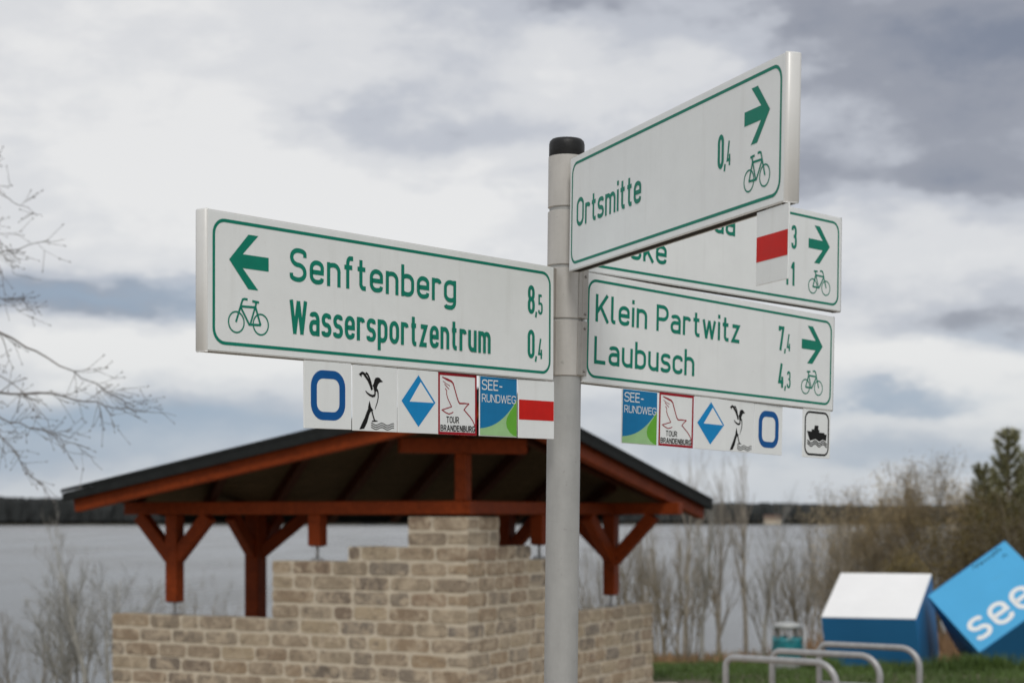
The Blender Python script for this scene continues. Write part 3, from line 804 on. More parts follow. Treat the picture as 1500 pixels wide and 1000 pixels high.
for z0, z1, who in sleeve_z:
    mb = MB(); arc_tube(mb, .0412, z0, z1, 48, 0, .002)
    slv = mb.build('clamp_sleeve', M_sleeve, sp)
    for k in who:
        SM = sign_matrix(k); inv = SM.inverted(); ax = inv @ (LM @ Vector((PO.x, PO.y, (z0 + z1) / 2)))
        rev = SIGNS[k][3]; h0 = ax.z - (z1 - z0) / 2 + .002; h1 = ax.z + (z1 - z0) / 2 - .002
        b = MB()
        if k == 'D':
            b.box((.019, .0035, h1 - h0), None, .001, 0, (-.0015, -.0042, (h0 + h1) / 2))
            b.box((.014, .034, h1 - h0), None, .001, 0, (-.016, .012, (h0 + h1) / 2))
        elif k == 'A': b.box((ax.x - .034 - .985, .006, h1 - h0), None, .001, 0, ((ax.x - .034 + .985) / 2, .034, (h0 + h1) / 2))
        elif k == 'C': b.box((.02 - ax.x - .034, .006, h1 - h0), None, .001, 0, ((.02 + ax.x + .034) / 2, .0345, (h0 + h1) / 2))
        else: b.box((.03 - ax.x - .02, .006, h1 - h0), None, .001, 0, ((.03 + ax.x + .02) / 2, .0345, (h0 + h1) / 2))
        o = b.build('flange', M_flange, slv); o.matrix_parent_inverse = spi; o.matrix_basis = SM
        if k == 'D':
            for hh in (h0 + .010, h1 - .016):
                b = MB(); b.tube([(-.0015, -.0058, hh), (-.0015, -.0078, hh)], [.0034, .0026], 10)
                b.tube([(-.0015, -.0078, hh), (-.0015, -.0086, hh)], [.0026, .0012], 10)
                o = b.build('rivet', M_rivet, slv); o.matrix_parent_inverse = spi; o.matrix_basis = SM

# ------------------------------------------------------------------ direction signs
def rounded_rect(x0, z0, x1, z1, r): return round_path([(x0, z0, r), (x1, z0, r), (x1, z1, r), (x0, z1, r)], True, 1, 1)
def bicycle(fl, x0, z0, s=1.0, flip=False, lw=.0042):
    # facing left when flip is False: wheels, fork, frame, bar and saddle
    def P(x, z): return (x0 + ((.1 - x) if flip else x) * s, z0 + z * s)
    def circ(cx_, cz_, r): return [P(cx_ + r * math.cos(2 * math.pi * i / 36), cz_ + r * math.sin(2 * math.pi * i / 36)) for i in range(36)]
    fl.ribbon(circ(.0205, .0205, .0185), lw * .72, True); fl.ribbon(circ(.0795, .0205, .0185), lw * .72, True)
    fl.ribbon([P(.0195, .0205), P(.0335, .057), P(.0355, .062), P(.040, .0635), P(.0475, .0630)], lw)
    fl.ribbon([P(.0315, .0495), P(.067, .0505)], lw); fl.ribbon([P(.0315, .047), P(.052, .0175)], lw)
    fl.ribbon([P(.0535, .018), P(.0655, .0505)], lw * .9); fl.ribbon([P(.051, .0185), P(.0795, .0195)], lw)
    fl.ribbon([P(.079, .0190), P(.0655, .0535)], lw); fl.ribbon([P(.0660, .050), P(.0685, .060)], lw)
    fl.ribbon([P(.0585, .0610), P(.0750, .0600)], lw)
def arrow(fl, x0, zc, flip=False, w=.0955, h=.098):
    # left-pointing arrow, tip at x0
    sh_ = .0165; t = .024
    pts = [(0, 0), (.052, h / 2), (.072 if True else 0, h / 2), (.0345, sh_ * .52 + .0045), (w, .0125), (w, -.0125), (.0345, -.0125 + .0005), (.072, -h / 2), (.052, -h / 2)]
    P = [(.0, 0), (.0460, h / 2), (.0700, h / 2), (.0325, .0125), (w, .0125), (w, -.0125), (.0325, -.0125), (.0700, -h / 2), (.0460, -h / 2)]
    q = [(x0 + (w - x if flip else x), zc + z) for x, z in P]
    for tri in ((0, 1, 2, 3), (0, 3, 6), (3, 4, 5, 6), (0, 6, 7, 8)):
        fl.mb.add([(q[i][0], fl.y, q[i][1]) for i in tri], [tuple(range(len(tri)))])
    fl.bump()
def direction_sign(k, label, texts, numbers):
    rev = SIGNS[k][3]
    t = thing('direction_sign', label, 'direction sign', sign_matrix(k), 'white cycle route signs with green lettering on the post')
    mb = MB(); th = .027
    # aluminium box: rounded outer edge all round, face plate set into it
    oc = .0045
    mb.box((1, .0022, .25), None, .0008, 0, (.5, .0012 + .0012, .125))
    mb.box((1, .0022, .25), None, .0008, 0, (.5, .0012 + th - .0011, .125))
    mb.box((.9995, th - .0046, .0022), None, .0004, 0, (.5, .0012 + th / 2, .2489))
    for x_ in (.0012, .9988): mb.box((.0022, th - .0046, .2474), None, .0004, 0, (x_, .0012 + th / 2, .1240))
    mb.build('frame', M_frame, t)
    mb = MB(); mb.box((.9948, th - .0052, .003), None, 0, 0, (.5, .0012 + th / 2, .0030)); mb.build('underside_shade_strip', M_undershade, t)  # added dark strip, painting the shade inside the open sign bottom
    mb = MB(); mb.box((.9955, .0024, .2455), None, .0005, 0, (.5, .0012, .125)); mb.build('face_plate', M_white, t)
    end = 0.0 if rev else 1.0     # the free end has a rolled edge profile
    mb = MB(); s_ = -1 if rev else 1
    prof = [(end - s_ * .002, .0), (end + s_ * .0022, .0015), (end + s_ * .0040, .006), (end + s_ * .0046, .014), (end + s_ * .0040, .022), (end + s_ * .0022, .0272), (end - s_ * .002, .0285)]
    n = len(prof); z0, z1 = -.0008, .2508
    rows = [(z0, .55), (z0 + .003, 1), (z1 - .003, 1), (z1, .55)]
    vs_ = [(end - s_ * .002 + (x - end + s_ * .002) * q, y, z) for z, q in rows for x, y in prof]
    mb.add(vs_, [(a * n + i, a * n + i + 1, (a + 1) * n + i + 1, (a + 1) * n + i) for a in range(3) for i in range(n - 1)] + [tuple(range(n)), tuple(range(3 * n, 4 * n))], 0, True)
    mb.build('edge_profile', M_frame, t)
    fl = Flat(); fl.ribbon(rounded_rect(.0155, .0165, .9845, .2335, .026), .0060, True)
    fl.build('border_line', M_green, t)
    fl = Flat(); arrow(fl, .0512 if rev else .8500, .166, not rev); fl.build('arrow_symbol', M_green, t)
    fl = Flat(); bicycle(fl, .0480 if rev else .8500, .0355, 1.0, not rev); fl.build('bicycle_symbol', M_green, t)
    for (s_, x0, z0, x1, stroke, gap, lb) in texts:
        for k_ in range(s_.count(' ') + 1):
            fl = Flat(); fl.text(s_, x0, z0, .0625, x1, stroke, gap, only=k_); fl.build('lettering', M_green, t, lb)
    for (big, small, right, z0) in numbers:
        fl = Flat()
        if small:
            fl.text(small, 0, z0 + .0008, .0440, None, .125, .12, .66, right=right)
            x_s = right - (G[small][0] * .0440 * .66 + .125 * .0440)
            fl.text(',', 0, z0, .050, None, .12, .12, .7, right=x_s - .0036)
            fl.text(big, 0, z0, .0620, None, .145, .12, .70, right=x_s - .0120)
        else: fl.text(big, 0, z0, .0610, None, .14, .16, .66, right=right)
        fl.build('distance_number', M_green, t)
    return t
direction_sign('A', 'long left-pointing white sign reading Senftenberg 8,5 and Wassersportzentrum 0,4', [
    ('Senftenberg', .2000, .1420, .6690, .140, .13, None), ('Wassersportzentrum', .1990, .0455, .7800, .142, .085, None)], [('8', '5', .9590, .1405), ('0', '4', .9600, .0445)])
direction_sign('C', 'topmost white sign reading Ortsmitte 0,4, foreshortened and rising to the upper right', [
    ('Ortsmitte', .0440, .0925, .3985, .140, .13, None)], [('0', '4', .7990, .0960)])
direction_sign('D', 'lower right white sign reading Klein Partwitz 7,4 and Laubusch 4,3', [
    ('Klein Partwitz', .0400, .1415, .5840, .140, .13, None), ('Laubusch', .0380, .0460, .4030, .140, .13, None)], [('7', '4', .8005, .1400), ('4', '3', .8030, .0450)])
direction_sign('B', 'half-hidden white sign behind the Ortsmitte sign, its text cut off to da and ske', [
    ('Hoyerswerda', .0380, .1450, .5400, .135, .12, None), ('Lieske', .0400, .0450, .2790, .135, .12, None)], [('13', None, .7980, .1430), ('11', None, .7900, .0480)])

# ------------------------------------------------------------------ small route plaques under the signs
def circle_pts(cx_, cz_, r, n=24, a0=0, a1=360): return [(cx_ + r * math.cos(R_(a0 + (a1 - a0) * i / n)), cz_ + r * math.sin(R_(a0 + (a1 - a0) * i / n))) for i in range(n + (0 if a1 - a0 == 360 else 1))]
S_ = .125
def plaque(k, x0, w, kind, label, z1=-.0012, h=.1262, yoff=.0022):
    SM = sign_matrix(k) @ Matrix.Translation((x0, yoff, z1 - h))
    w -= .0016; SM = SM @ Matrix.Translation((.0008, rnd.uniform(-.0018, .0022), rnd.uniform(-.0012, .0004))) @ Matrix.Rotation(R_(rnd.uniform(-.45, .45)), 4, 'Y') @ Matrix.Rotation(R_(rnd.uniform(-1.2, 1.2)), 4, 'Z')
    t = thing('route_plaque', label, 'route sign', SM, 'small route plaques hung under the direction signs')
    mb = MB(); mb.box((w, .0024, h), None, .0005, 0, (w / 2, .0012, h / 2)); mb.build('plate', M_white, t)
    mb = MB(); mb.box((w * .5, .003, .030), None, .0005, 0, (w / 2, .0040, h + .010)); mb.build('bracket', M_flange, t)
    sx = w / S_; sz = h / S_
    def q(pts): return [(a * w, b * h) for a, b in pts]
    if kind == 'ring':
        fl = Flat(); fl.ribbon(round_path([(.20 * w, .19 * h, .19 * w), (.80 * w, .19 * h, .19 * w), (.80 * w, .81 * h, .19 * w), (.20 * w, .81 * h, .19 * w)], True, 1, 1), .125 * w, True)
        fl.build('ring_emblem', M_blue, t)
    elif kind == 'diamond':
        fl = Flat(); fl.poly(q([(.08, .50), (.50, .10), (.93, .50), (.50, .92)])); fl.poly(q([(.28, .495), (.885, .495), (.555, .815)]), 1)
        fl.build('diamond_emblem', [M_cyan, M_whitefilm], t)
    elif kind == 'stripe':
        fl = Flat(); fl.poly(q([(.015, .315), (.985, .315), (.985, .655), (.015, .655)])); fl.build('red_stripe', M_red, t)
    elif kind == 'bird':
        fl = Flat()
        fl.poly(q([(.43, .70), (.47, .66), (.50, .61), (.53, .62), (.535, .68), (.56, .73), (.60, .76), (.64, .765), (.67, .775), (.62, .80), (.60, .825), (.55, .835), (.50, .825), (.475, .79), (.46, .74)]))
        fl.poly(q([(.285, .905), (.33, .885), (.37, .83), (.40, .77), (.425, .70), (.445, .63), (.425, .66), (.40, .72), (.36, .79), (.31, .855), (.27, .875)]))
        fl.ribbon(q([(.145, .85), (.17, .865), (.20, .885), (.24, .875), (.285, .83), (.335, .785), (.385, .71), (.42, .635)]), .006 * .9)
        fl.poly(q([(.12, .86), (.165, .85), (.185, .815), (.19, .845), (.20, .885), (.16, .875)]))
        fl.ribbon(q([(.46, .67), (.485, .62), (.49, .575), (.475, .55), (.43, .54), (.37, .555), (.31, .585), (.275, .615)]), .008 * .5, taper=[.6, .8, 1, 1.2, 1.2, 1, .8, .4])
        fl.ribbon(q([(.53, .65), (.555, .60), (.56, .53), (.54, .45), (.50, .37), (.49, .34)]), .0035, taper=[1.3, 1, .8, .7, .5, .3])
        fl.poly(q([(.365, .47), (.40, .37), (.45, .32), (.405, .31), (.375, .28), (.33, .36)]))
        fl.poly(q([(.345, .36), (.395, .33), (.355, .24), (.31, .13), (.245, .035), (.125, -.055 + .0), (.20, .09), (.255, .20), (.30, .29)][:5] + [(.14, .02), (.20, .12), (.255, .20), (.30, .29)]))
        fl.ribbon(q([(.41, .33), (.44, .25), (.475, .17)]), .0032); fl.poly(q([(.415, .16), (.50, .175), (.56, .155), (.42, .145)]))
        for j in range(3):
            fl.ribbon([(w * (.40 + .52 * i / 28), h * (.115 - .033 * j) + .0021 * math.cos(i / 28 * 4 * math.pi + .5)) for i in range(29)], .0014)
        fl.build('bird_emblem', M_black, t)
    elif kind == 'tour':
        fl = Flat(); a = .022; fl.ribbon([(a * w, a * h), ((1 - a) * w, a * h), ((1 - a) * w, (1 - a) * h), (a * w, (1 - a) * h)], .044 * w, True)
        fl.build('red_border', M_darkred, t)
        fl = Flat(-.00045)
        fl.ribbon(q([(.10, .925), (.24, .89), (.34, .865), (.385, .83), (.43, .73), (.48, .62), (.52, .545), (.555, .515), (.66, .52), (.80, .52)]), .0030, taper=[.6, 1.5, 1.3, 1.1, 1, 1, 1, 1, .9, .6])
        fl.ribbon(q([(.80, .52), (.73, .475), (.665, .415), (.71, .385), (.83, .30), (.90, .235), (.945, .17), (.93, .14)]), .0024)
        fl.ribbon(q([(.12, .86), (.20, .825), (.30, .79)]), .0012); fl.ribbon(q([(.16, .815), (.24, .76), (.28, .735)]), .0016)
        fl.ribbon(q([(.18, .745), (.215, .71), (.215, .65), (.24, .59), (.30, .51), (.345, .455)]), .0020)
        fl.ribbon(q([(.345, .455), (.22, .425), (.10, .395), (.19, .355), (.27, .335), (.34, .35), (.385, .37)]), .0020)
        fl.build('eagle_emblem', M_darkred, t)
        fl = Flat(-.00045); fl.text('TOUR', w * .205, h * .190, h * .105, w * .535, .15, .10); fl.build('lettering', M_black, t)
        fl = Flat(-.00045); fl.text('BRANDENBURG', w * .060, h * .055, h * .100, w * .945, .17, .10); fl.build('lettering', M_black, t)
    elif kind == 'see':
        fl = Flat(); fl.poly(q([(.012, .012), (.988, .012), (.988, .988), (.012, .988)]))
        c1 = [(.012, .125)] + [(.012 + .976 * i / 16, .125 + .09 * (i / 16) + .42 * (i / 16) ** 2.4) for i in range(1, 17)]
        fl.poly(q([(.012, .012), (.988, .012)] + list(reversed(c1))), 1)
        c2 = [(.90, .03), (.80, .08), (.72, .16), (.70, .24), (.72, .32), (.80, .42), (.90, .52), (.988, .64)]
        fl.poly(q([(.988, .012)] + list(reversed(c2))), 2)
        fl.build('lake_route_emblem', [M_teal, M_lgreen, M_mgreen], t)
        fl = Flat(-.0006); fl.text('SEE-', w * .055, h * .765, h * .175, w * .60, .115, .11); fl.build('lettering', M_whitefilm, t)
        fl = Flat(-.0006); fl.text('RUNDWEG', w * .055, h * .565, h * .135, w * .955, .11, .11); fl.build('lettering', M_whitefilm, t)
    elif kind == 'ferry':
        fl = Flat(); fl.ribbon(rounded_rect(.075 * w, .065 * h, .925 * w, .94 * h, .16 * w), .042 * w, True); fl.build('black_border', M_black, t)
        fl = Flat()
        fl.poly(q([(.14, .545), (.31, .54), (.31, .585), (.40, .585), (.42, .67), (.56, .67), (.55, .585), (.59, .58), (.59, .53), (.78, .53), (.78, .50), (.87, .50), (.84, .36), (.72, .39), (.60, .34), (.45, .39), (.25, .345)]))
        for j in range(3):
            fl.ribbon([(w * (.15 + .73 * i / 30), h * (.330 - .036 * j) + .0034 * math.cos(i / 30 * 5 * math.pi)) for i in range(31)], .0024)
        fl.build('ferry_emblem', M_black, t)
    # two pop rivets
    return t
PA = [(.2380, .1262, 'ring', 'white plaque with dark blue rounded square ring, leftmost under the Senftenberg sign'),
      (.3668, .1282, 'bird', 'white plaque with striding black bird over waves, second from left under the Senftenberg sign'),
      (.4956, .1222, 'diamond', 'white plaque with bright blue diamond, third from left under the Senftenberg sign'),
      (.6184, .1262, 'tour', 'red-edged TOUR BRANDENBURG plaque with eagle outline, under the Senftenberg sign'),
      (.7488, .1298, 'see', 'blue and green SEE-RUNDWEG plaque under the Senftenberg sign'),
      (.8800, .1258, 'stripe', 'white plaque with one red stripe, beside the post under the Senftenberg sign')]
for x0, w, kd, lb in PA: plaque('A', x0, w, kd, lb)
PD = [(.1400, .1318, 'see', 'blue and green SEE-RUNDWEG plaque under the Klein Partwitz sign'),
      (.2755, .1300, 'tour', 'red-edged TOUR BRANDENBURG plaque with eagle outline, under the Klein Partwitz sign'),
      (.4095, .1270, 'diamond', 'white plaque with bright blue diamond, third from left under the Klein Partwitz sign'),
      (.5378, .1182, 'bird', 'white plaque with striding black bird over waves, under the Klein Partwitz sign'),
      (.6572, .1230, 'ring', 'white plaque with dark blue rounded square ring, under the Klein Partwitz sign'),
      (.8660, .1260, 'ferry', 'black ferry above waves, plaque hanging alone at the right under the Klein Partwitz sign')]
for x0, w, kd, lb in PD: plaque('D', x0, w, kd, lb)
plaque('C', .8940, .1200, 'stripe', 'white plaque with one red stripe, hanging under the free end of the Ortsmitte sign')

# ------------------------------------------------------------------ bicycle stands
def at(u, v, Y): return Vector(((u - CX) / F * Y, Y, CH + (HOR - v) / F * Y))
hoops = [((1063, 957), (1225, 966), 'nearest grey steel bicycle hoop, leftmost of three'), ((1131, 948), (1289, 956), 'middle grey steel bicycle hoop of three'),
         ((1200, 938), (1347, 945), 'farthest grey steel bicycle hoop, rightmost, in front of the white-topped block')]
for (a, b_, lb) in hoops:
    Ya = .85 * F / (a[1] - HOR); Yb = .85 * F / (b_[1] - HOR)
    A = at(*a, Ya); B = at(*b_, Yb); A.z = B.z = .83
    d = (B - A); L = d.length; d.normalize()
    M = Matrix(((d.x, -d.y, 0, A.x), (d.y, d.x, 0, A.y), (0, 0, 1, 0), (0, 0, 0, 1)))
    t = thing('bicycle_stand', lb, 'bicycle stand', M, 'grey steel bicycle hoops in a row')
    r = .13; pts = [(0, 0, -.1), (0, 0, .83 - .06)] + [(.06 - .06 * math.cos(R_(q)), 0, .77 + .06 * math.sin(R_(q))) for q in range(15, 91, 15)]
    pts += [(L - r + r * math.sin(R_(q)), 0, .83 - r + r * math.cos(R_(q))) for q in range(0, 91, 10)] + [(L, 0, -.1)]
    mb = MB(); mb.tube(pts, .0205, 14); mb.build('hoop', M_steel, t)
    mb = MB(); mb.tube([(.018, 0, .57), (L - .018, 0, .57)], .015, 10); mb.build('crossbar', M_steel, t)
    for x in (0, L):
        mb = MB(); mb.tube([(x, 0, .002), (x, 0, .012)], .05, 16); mb.build('foot_plate', M_steel, t)

# ------------------------------------------------------------------ litter bin
by = 19.9; bx = (1153 - CX) / F * by; bz = ground_z(bx, by)
t = thing('litter_bin', 'grey metal litter bin with a teal bag pulled over its middle', 'litter bin', Vector((bx, by, bz)))
zt = CH - (911 - HOR) / F * by - bz; zb = CH - (985 - HOR) / F * by - bz
rb = .152
mb = MB(); mb.tube([(0, 0, zb), (0, 0, zb + .02), (0, 0, zb + .40)], [rb * .9, rb, rb], 28); mb.build('body', M_bin, t)
for q in range(3):
    mb = MB(); mb.beam((math.cos(R_(q * 120 + 30)) * rb * .85, math.sin(R_(q * 120 + 30)) * rb * .85, zb + .39), (math.cos(R_(q * 120 + 30)) * rb * .85, math.sin(R_(q * 120 + 30)) * rb * .85, zt - .05), .03, .012, .002)
    mb.build('lid_bracket', M_steel, t)
mb = MB(); mb.tube([(0, 0, zt - .07), (0, 0, zt - .05), (0, 0, zt - .015), (0, 0, zt)], [rb * .98, rb * 1.08, rb * 1.0, rb * .6], 28); mb.build('lid', M_bin, t)
mb = MB(); n = 40; rings = []
for i, (zz, rr) in enumerate(((zb + .14, 1.02), (zb + .17, 1.10), (zb + .22, 1.06), (zb + .29, 1.13), (zb + .36, 1.07), (zb + .405, 1.10), (zb + .41, .98))):
    for j in range(n): q = 2 * math.pi * j / n; f_ = rr + .035 * math.sin(j * 2.3 + i) + .02 * math.sin(j * .9 + i * 2); mb.v.append((math.cos(q) * rb * f_, math.sin(q) * rb * f_, zz + .012 * math.sin(j * 1.1 + i * 1.7)))
mb.f = [(a * n + j, a * n + (j + 1) % n, (a + 1) * n + (j + 1) % n, (a + 1) * n + j) for a in range(6) for j in range(n)]
mb.m = [0] * len(mb.f); mb.sm = [True] * len(mb.f); mb.build('bin_bag', M_bag, t)
mb = MB(); mb.tube([(rb + .05, .03, -.05), (rb + .05, .03, zt - .04)], .022, 12); mb.beam((rb - .01, .02, zb + .3), (rb + .05, .03, zb + .3), .02, .04, .002); mb.build('post', M_steel, t)

# ------------------------------------------------------------------ tumbled blocks
def block(label, c, Rm, S, mats, letters=False):
    M = Matrix(((Rm[0][0], Rm[0][1], Rm[0][2], c[0]), (Rm[1][0], Rm[1][1], Rm[1][2], c[1]), (Rm[2][0], Rm[2][1], Rm[2][2], c[2]), (0, 0, 0, 1)))
    t = thing('tumbled_block', label, 'block', M, 'tumbled painted blocks on the grass')
    h = S / 2; p = .012
    mb = MB(); mb.box((S - .02, S - .02, S - .02), None, 0); mb.build('core', M_cubeblue, t)
    for nm, sz, cc, m in (('front_panel', (S, p, S - 2 * p - .002), (0, -h + p / 2, 0), mats[0]), ('top_panel', (S, S, p), (0, 0, h - p / 2), mats[1]),
                          ('bottom_panel', (S, S, p), (0, 0, -h + p / 2), M_cubeblue), ('side_panel', (p, S - 2 * p - .002, S - 2 * p - .002), (h - p / 2, 0, 0), M_cubeblue),
                          ('side_panel', (p, S - 2 * p - .002, S - 2 * p - .002), (-h + p / 2, 0, 0), M_cubeblue), ('back_panel', (S, p, S - 2 * p - .002), (0, h - p / 2, 0), M_cubeblue)):
        mb = MB(); mb.box(sz, None, .003, 0, cc); mb.build(nm, m, t)
    if letters:
        fl = Flat(-h - .0015, .0004)
        cap = .47; z0 = -h + .115; x = -h + .085
        for ch in 'see':
            w, strokes = G[ch]; sx = 1.0 if ch == 's' else 1.06
            for closed, pts in strokes:
                q = [(x + .03 + a * sx * cap, z0 + b * cap) for a, b in round_path_scaled(pts, closed, 1, .135)]
                fl.ribbon(q, .056, closed)
            x += w * sx * cap + .115
        fl.build('lettering', M_whitefilm, t)
        # a scribble near the upper corner
        fl = Flat(-h - .0015, .0004)
        for k in range(7):
            x = h - .50 + k * .055; fl.ribbon([(x, h - .09 + .02 * math.sin(k * 2.1)), (x + .03, h - .055 + .02 * math.cos(k)), (x + .055, h - .095), (x + .075, h - .06)], .008)
        fl.ribbon([(h - .16, h - .20), (h - .12, h - .17), (h - .10, h - .21)], .008)
        fl.build('scribble', M_black, t)
    return t
block('blue block with a tilted bright white top, half sunk in the grass behind the hoops', (4.4214, 20.8714, .2457),
      ((.9137, .3635, -.1819), (-.4065, .8218, -.3993), (.0043, .4387, .8986)), 1.1, (M_cubeblue, M_cubewhite))
block('blue block on its corner, its light blue face lettered see, at the right edge', (5.7594, 20.3464, .4385),
      ((.8093, .4664, -.3572), (-.045, .6555, .7538), (.5857, -.594, .5515)), 1.1, (M_cubelight, M_cubeblue), True)

# ------------------------------------------------------------------ trees and shrubs
def twig_rec(mb, p, d, L, r, depth, rr, spread, up, tips, nseg=4, sides=4, kids=3, crook=.14, minr=.0022):
    pts = [p.copy()]; rad = [r]; dd = d.copy(); q = p.copy()
    for i in range(nseg):
        dd = (dd + Vector((rr.gauss(0, crook), rr.gauss(0, crook), rr.gauss(0, crook) + up * .12))).normalized()
        q = q + dd * (L / nseg); pts.append(q.copy()); rad.append(max(minr, r * (1 - .62 * (i + 1) / nseg)))
    mb.tube(pts, rad, sides if depth > 1 else 3, 0, False)
    if depth <= 0: tips.append((q.copy(), dd.copy())); return
    for k in range(kids + (1 if rr.random() < .4 else 0)):
        t = rr.uniform(.30, 1.0); i = min(nseg - 1, int(t * nseg)); f_ = t * nseg - i
        base = pts[i].lerp(pts[i + 1], min(1, f_)); axis_ = (pts[i + 1] - pts[i]).normalized()
        side = axis_.orthogonal().normalized(); side.rotate(Matrix.Rotation(rr.uniform(0, 6.283), 3, axis_))
        nd = (axis_ * math.cos(spread) + side * math.sin(spread) * rr.uniform(.7, 1.2) + Vector((0, 0, up * .25))).normalized()
        twig_rec(mb, base, nd, L * rr.uniform(.50, .74), max(minr, r * .52 * (1.15 - .4 * t)), depth - 1, rr, spread, up, tips, max(3, nseg - 1), sides, kids, crook, minr)
    tips.append((q.copy(), dd.copy()))
def sapling_meshes(seed, H, r, depth=3, spread=.5, up=.6, stems=1, crook=.10, kids=3, bark=None, branch_from=.22):
    rr = random.Random(seed); tr = MB(); cr = MB(); tips = []
    for s_ in range(stems):
        lean = Vector((rr.gauss(0, .10), rr.gauss(0, .10), 1)).normalized() if stems == 1 else Vector((rr.gauss(0, .26), rr.gauss(0, .26), 1)).normalized()
        h = H * rr.uniform(.75, 1.0) if stems > 1 else H
        p = Vector((rr.gauss(0, .05), rr.gauss(0, .05), -.15)) if stems > 1 else Vector((0, 0, -.15)); n = 9; pts = [p.copy()]; rad = [r]; d = lean
        for i in range(n):
            d = (d + Vector((rr.gauss(0, crook * .6), rr.gauss(0, crook * .6), .10))).normalized()
            p = p + d * (h / n); pts.append(p.copy()); rad.append(max(.004, r * (1 - .9 * (i + 1) / n)))
        tr.tube(pts, rad, 7)
        nb = int(7 + h * 2.0)
        for b in range(nb):
            t = rr.uniform(branch_from, .98); i = min(n - 1, int(t * n)); base = pts[i].lerp(pts[i + 1], t * n - i)
            a = rr.uniform(0, 6.283); sp_ = spread * rr.uniform(.7, 1.3)
            ax = (pts[i + 1] - pts[i]).normalized(); sd = Vector((math.cos(a), math.sin(a), 0))
            nd = (ax * math.cos(sp_) + sd * math.sin(sp_)).normalized()
            twig_rec(cr, base, nd, h * rr.uniform(.20, .42) * (1.15 - .75 * t), max(.003, rad[i] * .5), depth - 1, rr, spread, up, tips, 4, 4, kids, crook)
        tips.append((pts[-1], d))
    return tr, cr, tips
def leaf_quads(mb, tips, rr, per, size, spread, mat=1, long_=1.6):
    for (p, d) in tips:
        for k in range(per):
            c = p + Vector((rr.gauss(0, spread), rr.gauss(0, spread), rr.gauss(0, spread))) - d * rr.uniform(0, spread * 2)
            a = Vector((rr.gauss(0, 1), rr.gauss(0, 1), rr.gauss(0, 1))).normalized(); b = a.orthogonal().normalized(); s = size * rr.uniform(.6, 1.3)
            mb.add([c - a * s * long_ / 2, c + b * s * .32, c + a * s * long_ / 2, c - b * s * .32], [(0, 1, 2, 3)], mat)
def tree_thing(name, label, cat, meshes, loc, rz=0.0, s=1.0, group=None):
    t = thing(name, label, cat, Matrix.Translation(loc) @ Matrix.Rotation(rz, 4, 'Z') @ Matrix.Scale(s, 4), group)
    for nm, me in meshes:
        o = bpy.data.objects.new(nm, me); col.objects.link(o); o.parent = t
    return t
def sap_variant(seed, H, r, bark, **k):
    tr, cr, tips = sapling_meshes(seed, H, r, **k)
    return [('trunk', tr.mesh('trunk', bark)), ('crown', cr.mesh('crown', bark))]
V = [sap_variant(11, 4.6, .060, M_bark, depth=3, spread=.36, up=.9, kids=2), sap_variant(12, 4.0, .050, M_bark2, depth=3, spread=.42, up=.8, kids=2),
     sap_variant(13, 5.2, .070, M_bark, depth=3, spread=.34, up=1.0, kids=2), sap_variant(14, 3.6, .038, M_bark2, depth=3, spread=.45, up=.7, stems=3, kids=2),
     sap_variant(15, 4.2, .078, M_birch, depth=3, spread=.40, up=.9, kids=3), sap_variant(16, 3.2, .030, M_bark2, depth=3, spread=.45, up=.8, stems=4, kids=2)]
V.append(sap_variant(17, 2.6, .040, M_birch, depth=3, spread=.62, up=.45, stems=4, kids=3, branch_from=.3))
GT = 'slender bare trees in the thicket on the bank'
placed = []
SPOT = [(870, 'just right of the signpost over the low wall'), (885, 'right of the signpost, second over the low wall'), (900, 'left of the right-hand wall post'), (915, 'behind the right-hand wall post'),
        (935, 'just right of the right-hand wall post'), (950, 'over the right end of the low wall'), (960, 'at the right end of the low wall'), (970, 'just past the right end of the wall'), (983, 'under the right tip of the roof'),
        (996, 'right below the tip of the roof'), (1006, 'right of the roof tip'), (1015, 'below the first SEE-RUNDWEG gap right of the roof'), (1025, 'left of the nearest hoop'), (1035, 'a little left of the nearest hoop'),
        (1045, 'over the left leg of the nearest hoop'), (1055, 'above the left leg of the nearest hoop'), (1066, 'over the left bend of the nearest hoop'), (1080, 'over the left half of the nearest hoop'), (1090, 'over the middle of the nearest hoop'),
        (1097, 'under the white ring plaque'), (1110, 'left of the litter bin'), (1125, 'just left of the litter bin'), (1135, 'touching the left side of the bin'), (1142, 'behind the left half of the bin'), (1150, 'straight behind the bin'),
        (1165, 'behind the right half of the bin'), (1178, 'just right of the bin'), (1195, 'between the bin and the white-topped block'), (1210, 'at the left edge of the white-topped block'), (1220, 'over the left corner of the white-topped block'),
        (1235, 'above the left slope of the white-topped block'), (1255, 'above the white block top, left part'), (1285, 'above the white block top, middle'), (1320, 'above the white block top, right part')]
def spot(u, Y, vi):
    w = next(t_ for lim, t_ in SPOT if u <= lim)
    w = w.replace('below the first SEE-RUNDWEG gap right of the roof', 'right of the roof tip, a step further')
    return ('multi-stemmed' if vi in (3, 5) else 'pale single-stemmed' if vi == 4 else 'grey single-stemmed' if vi in (0, 2) else 'brown single-stemmed') + ' bare tree ' + w
def put_sap(u, Y, s, vi, label, top=None):
    if label is lb_common: label = spot(u, Y, vi)
    x = (u - CX) / F * Y; z = ground_z(x, Y)
    if top is not None:      # scale so that its tip reaches the height seen above the lake
        s = (CH + (HOR - top) / F * Y - z) / (4.6, 4.0, 5.2, 3.4, 4.2, 3.0)[vi]
    return tree_thing('bare_tree', label, 'bare tree', V[vi], Vector((x, Y, z - .05)), rnd.uniform(0, 6.28), s, GT)
lb_common = 'thin bare tree in the thicket on the bank between the shelter and the blocks'
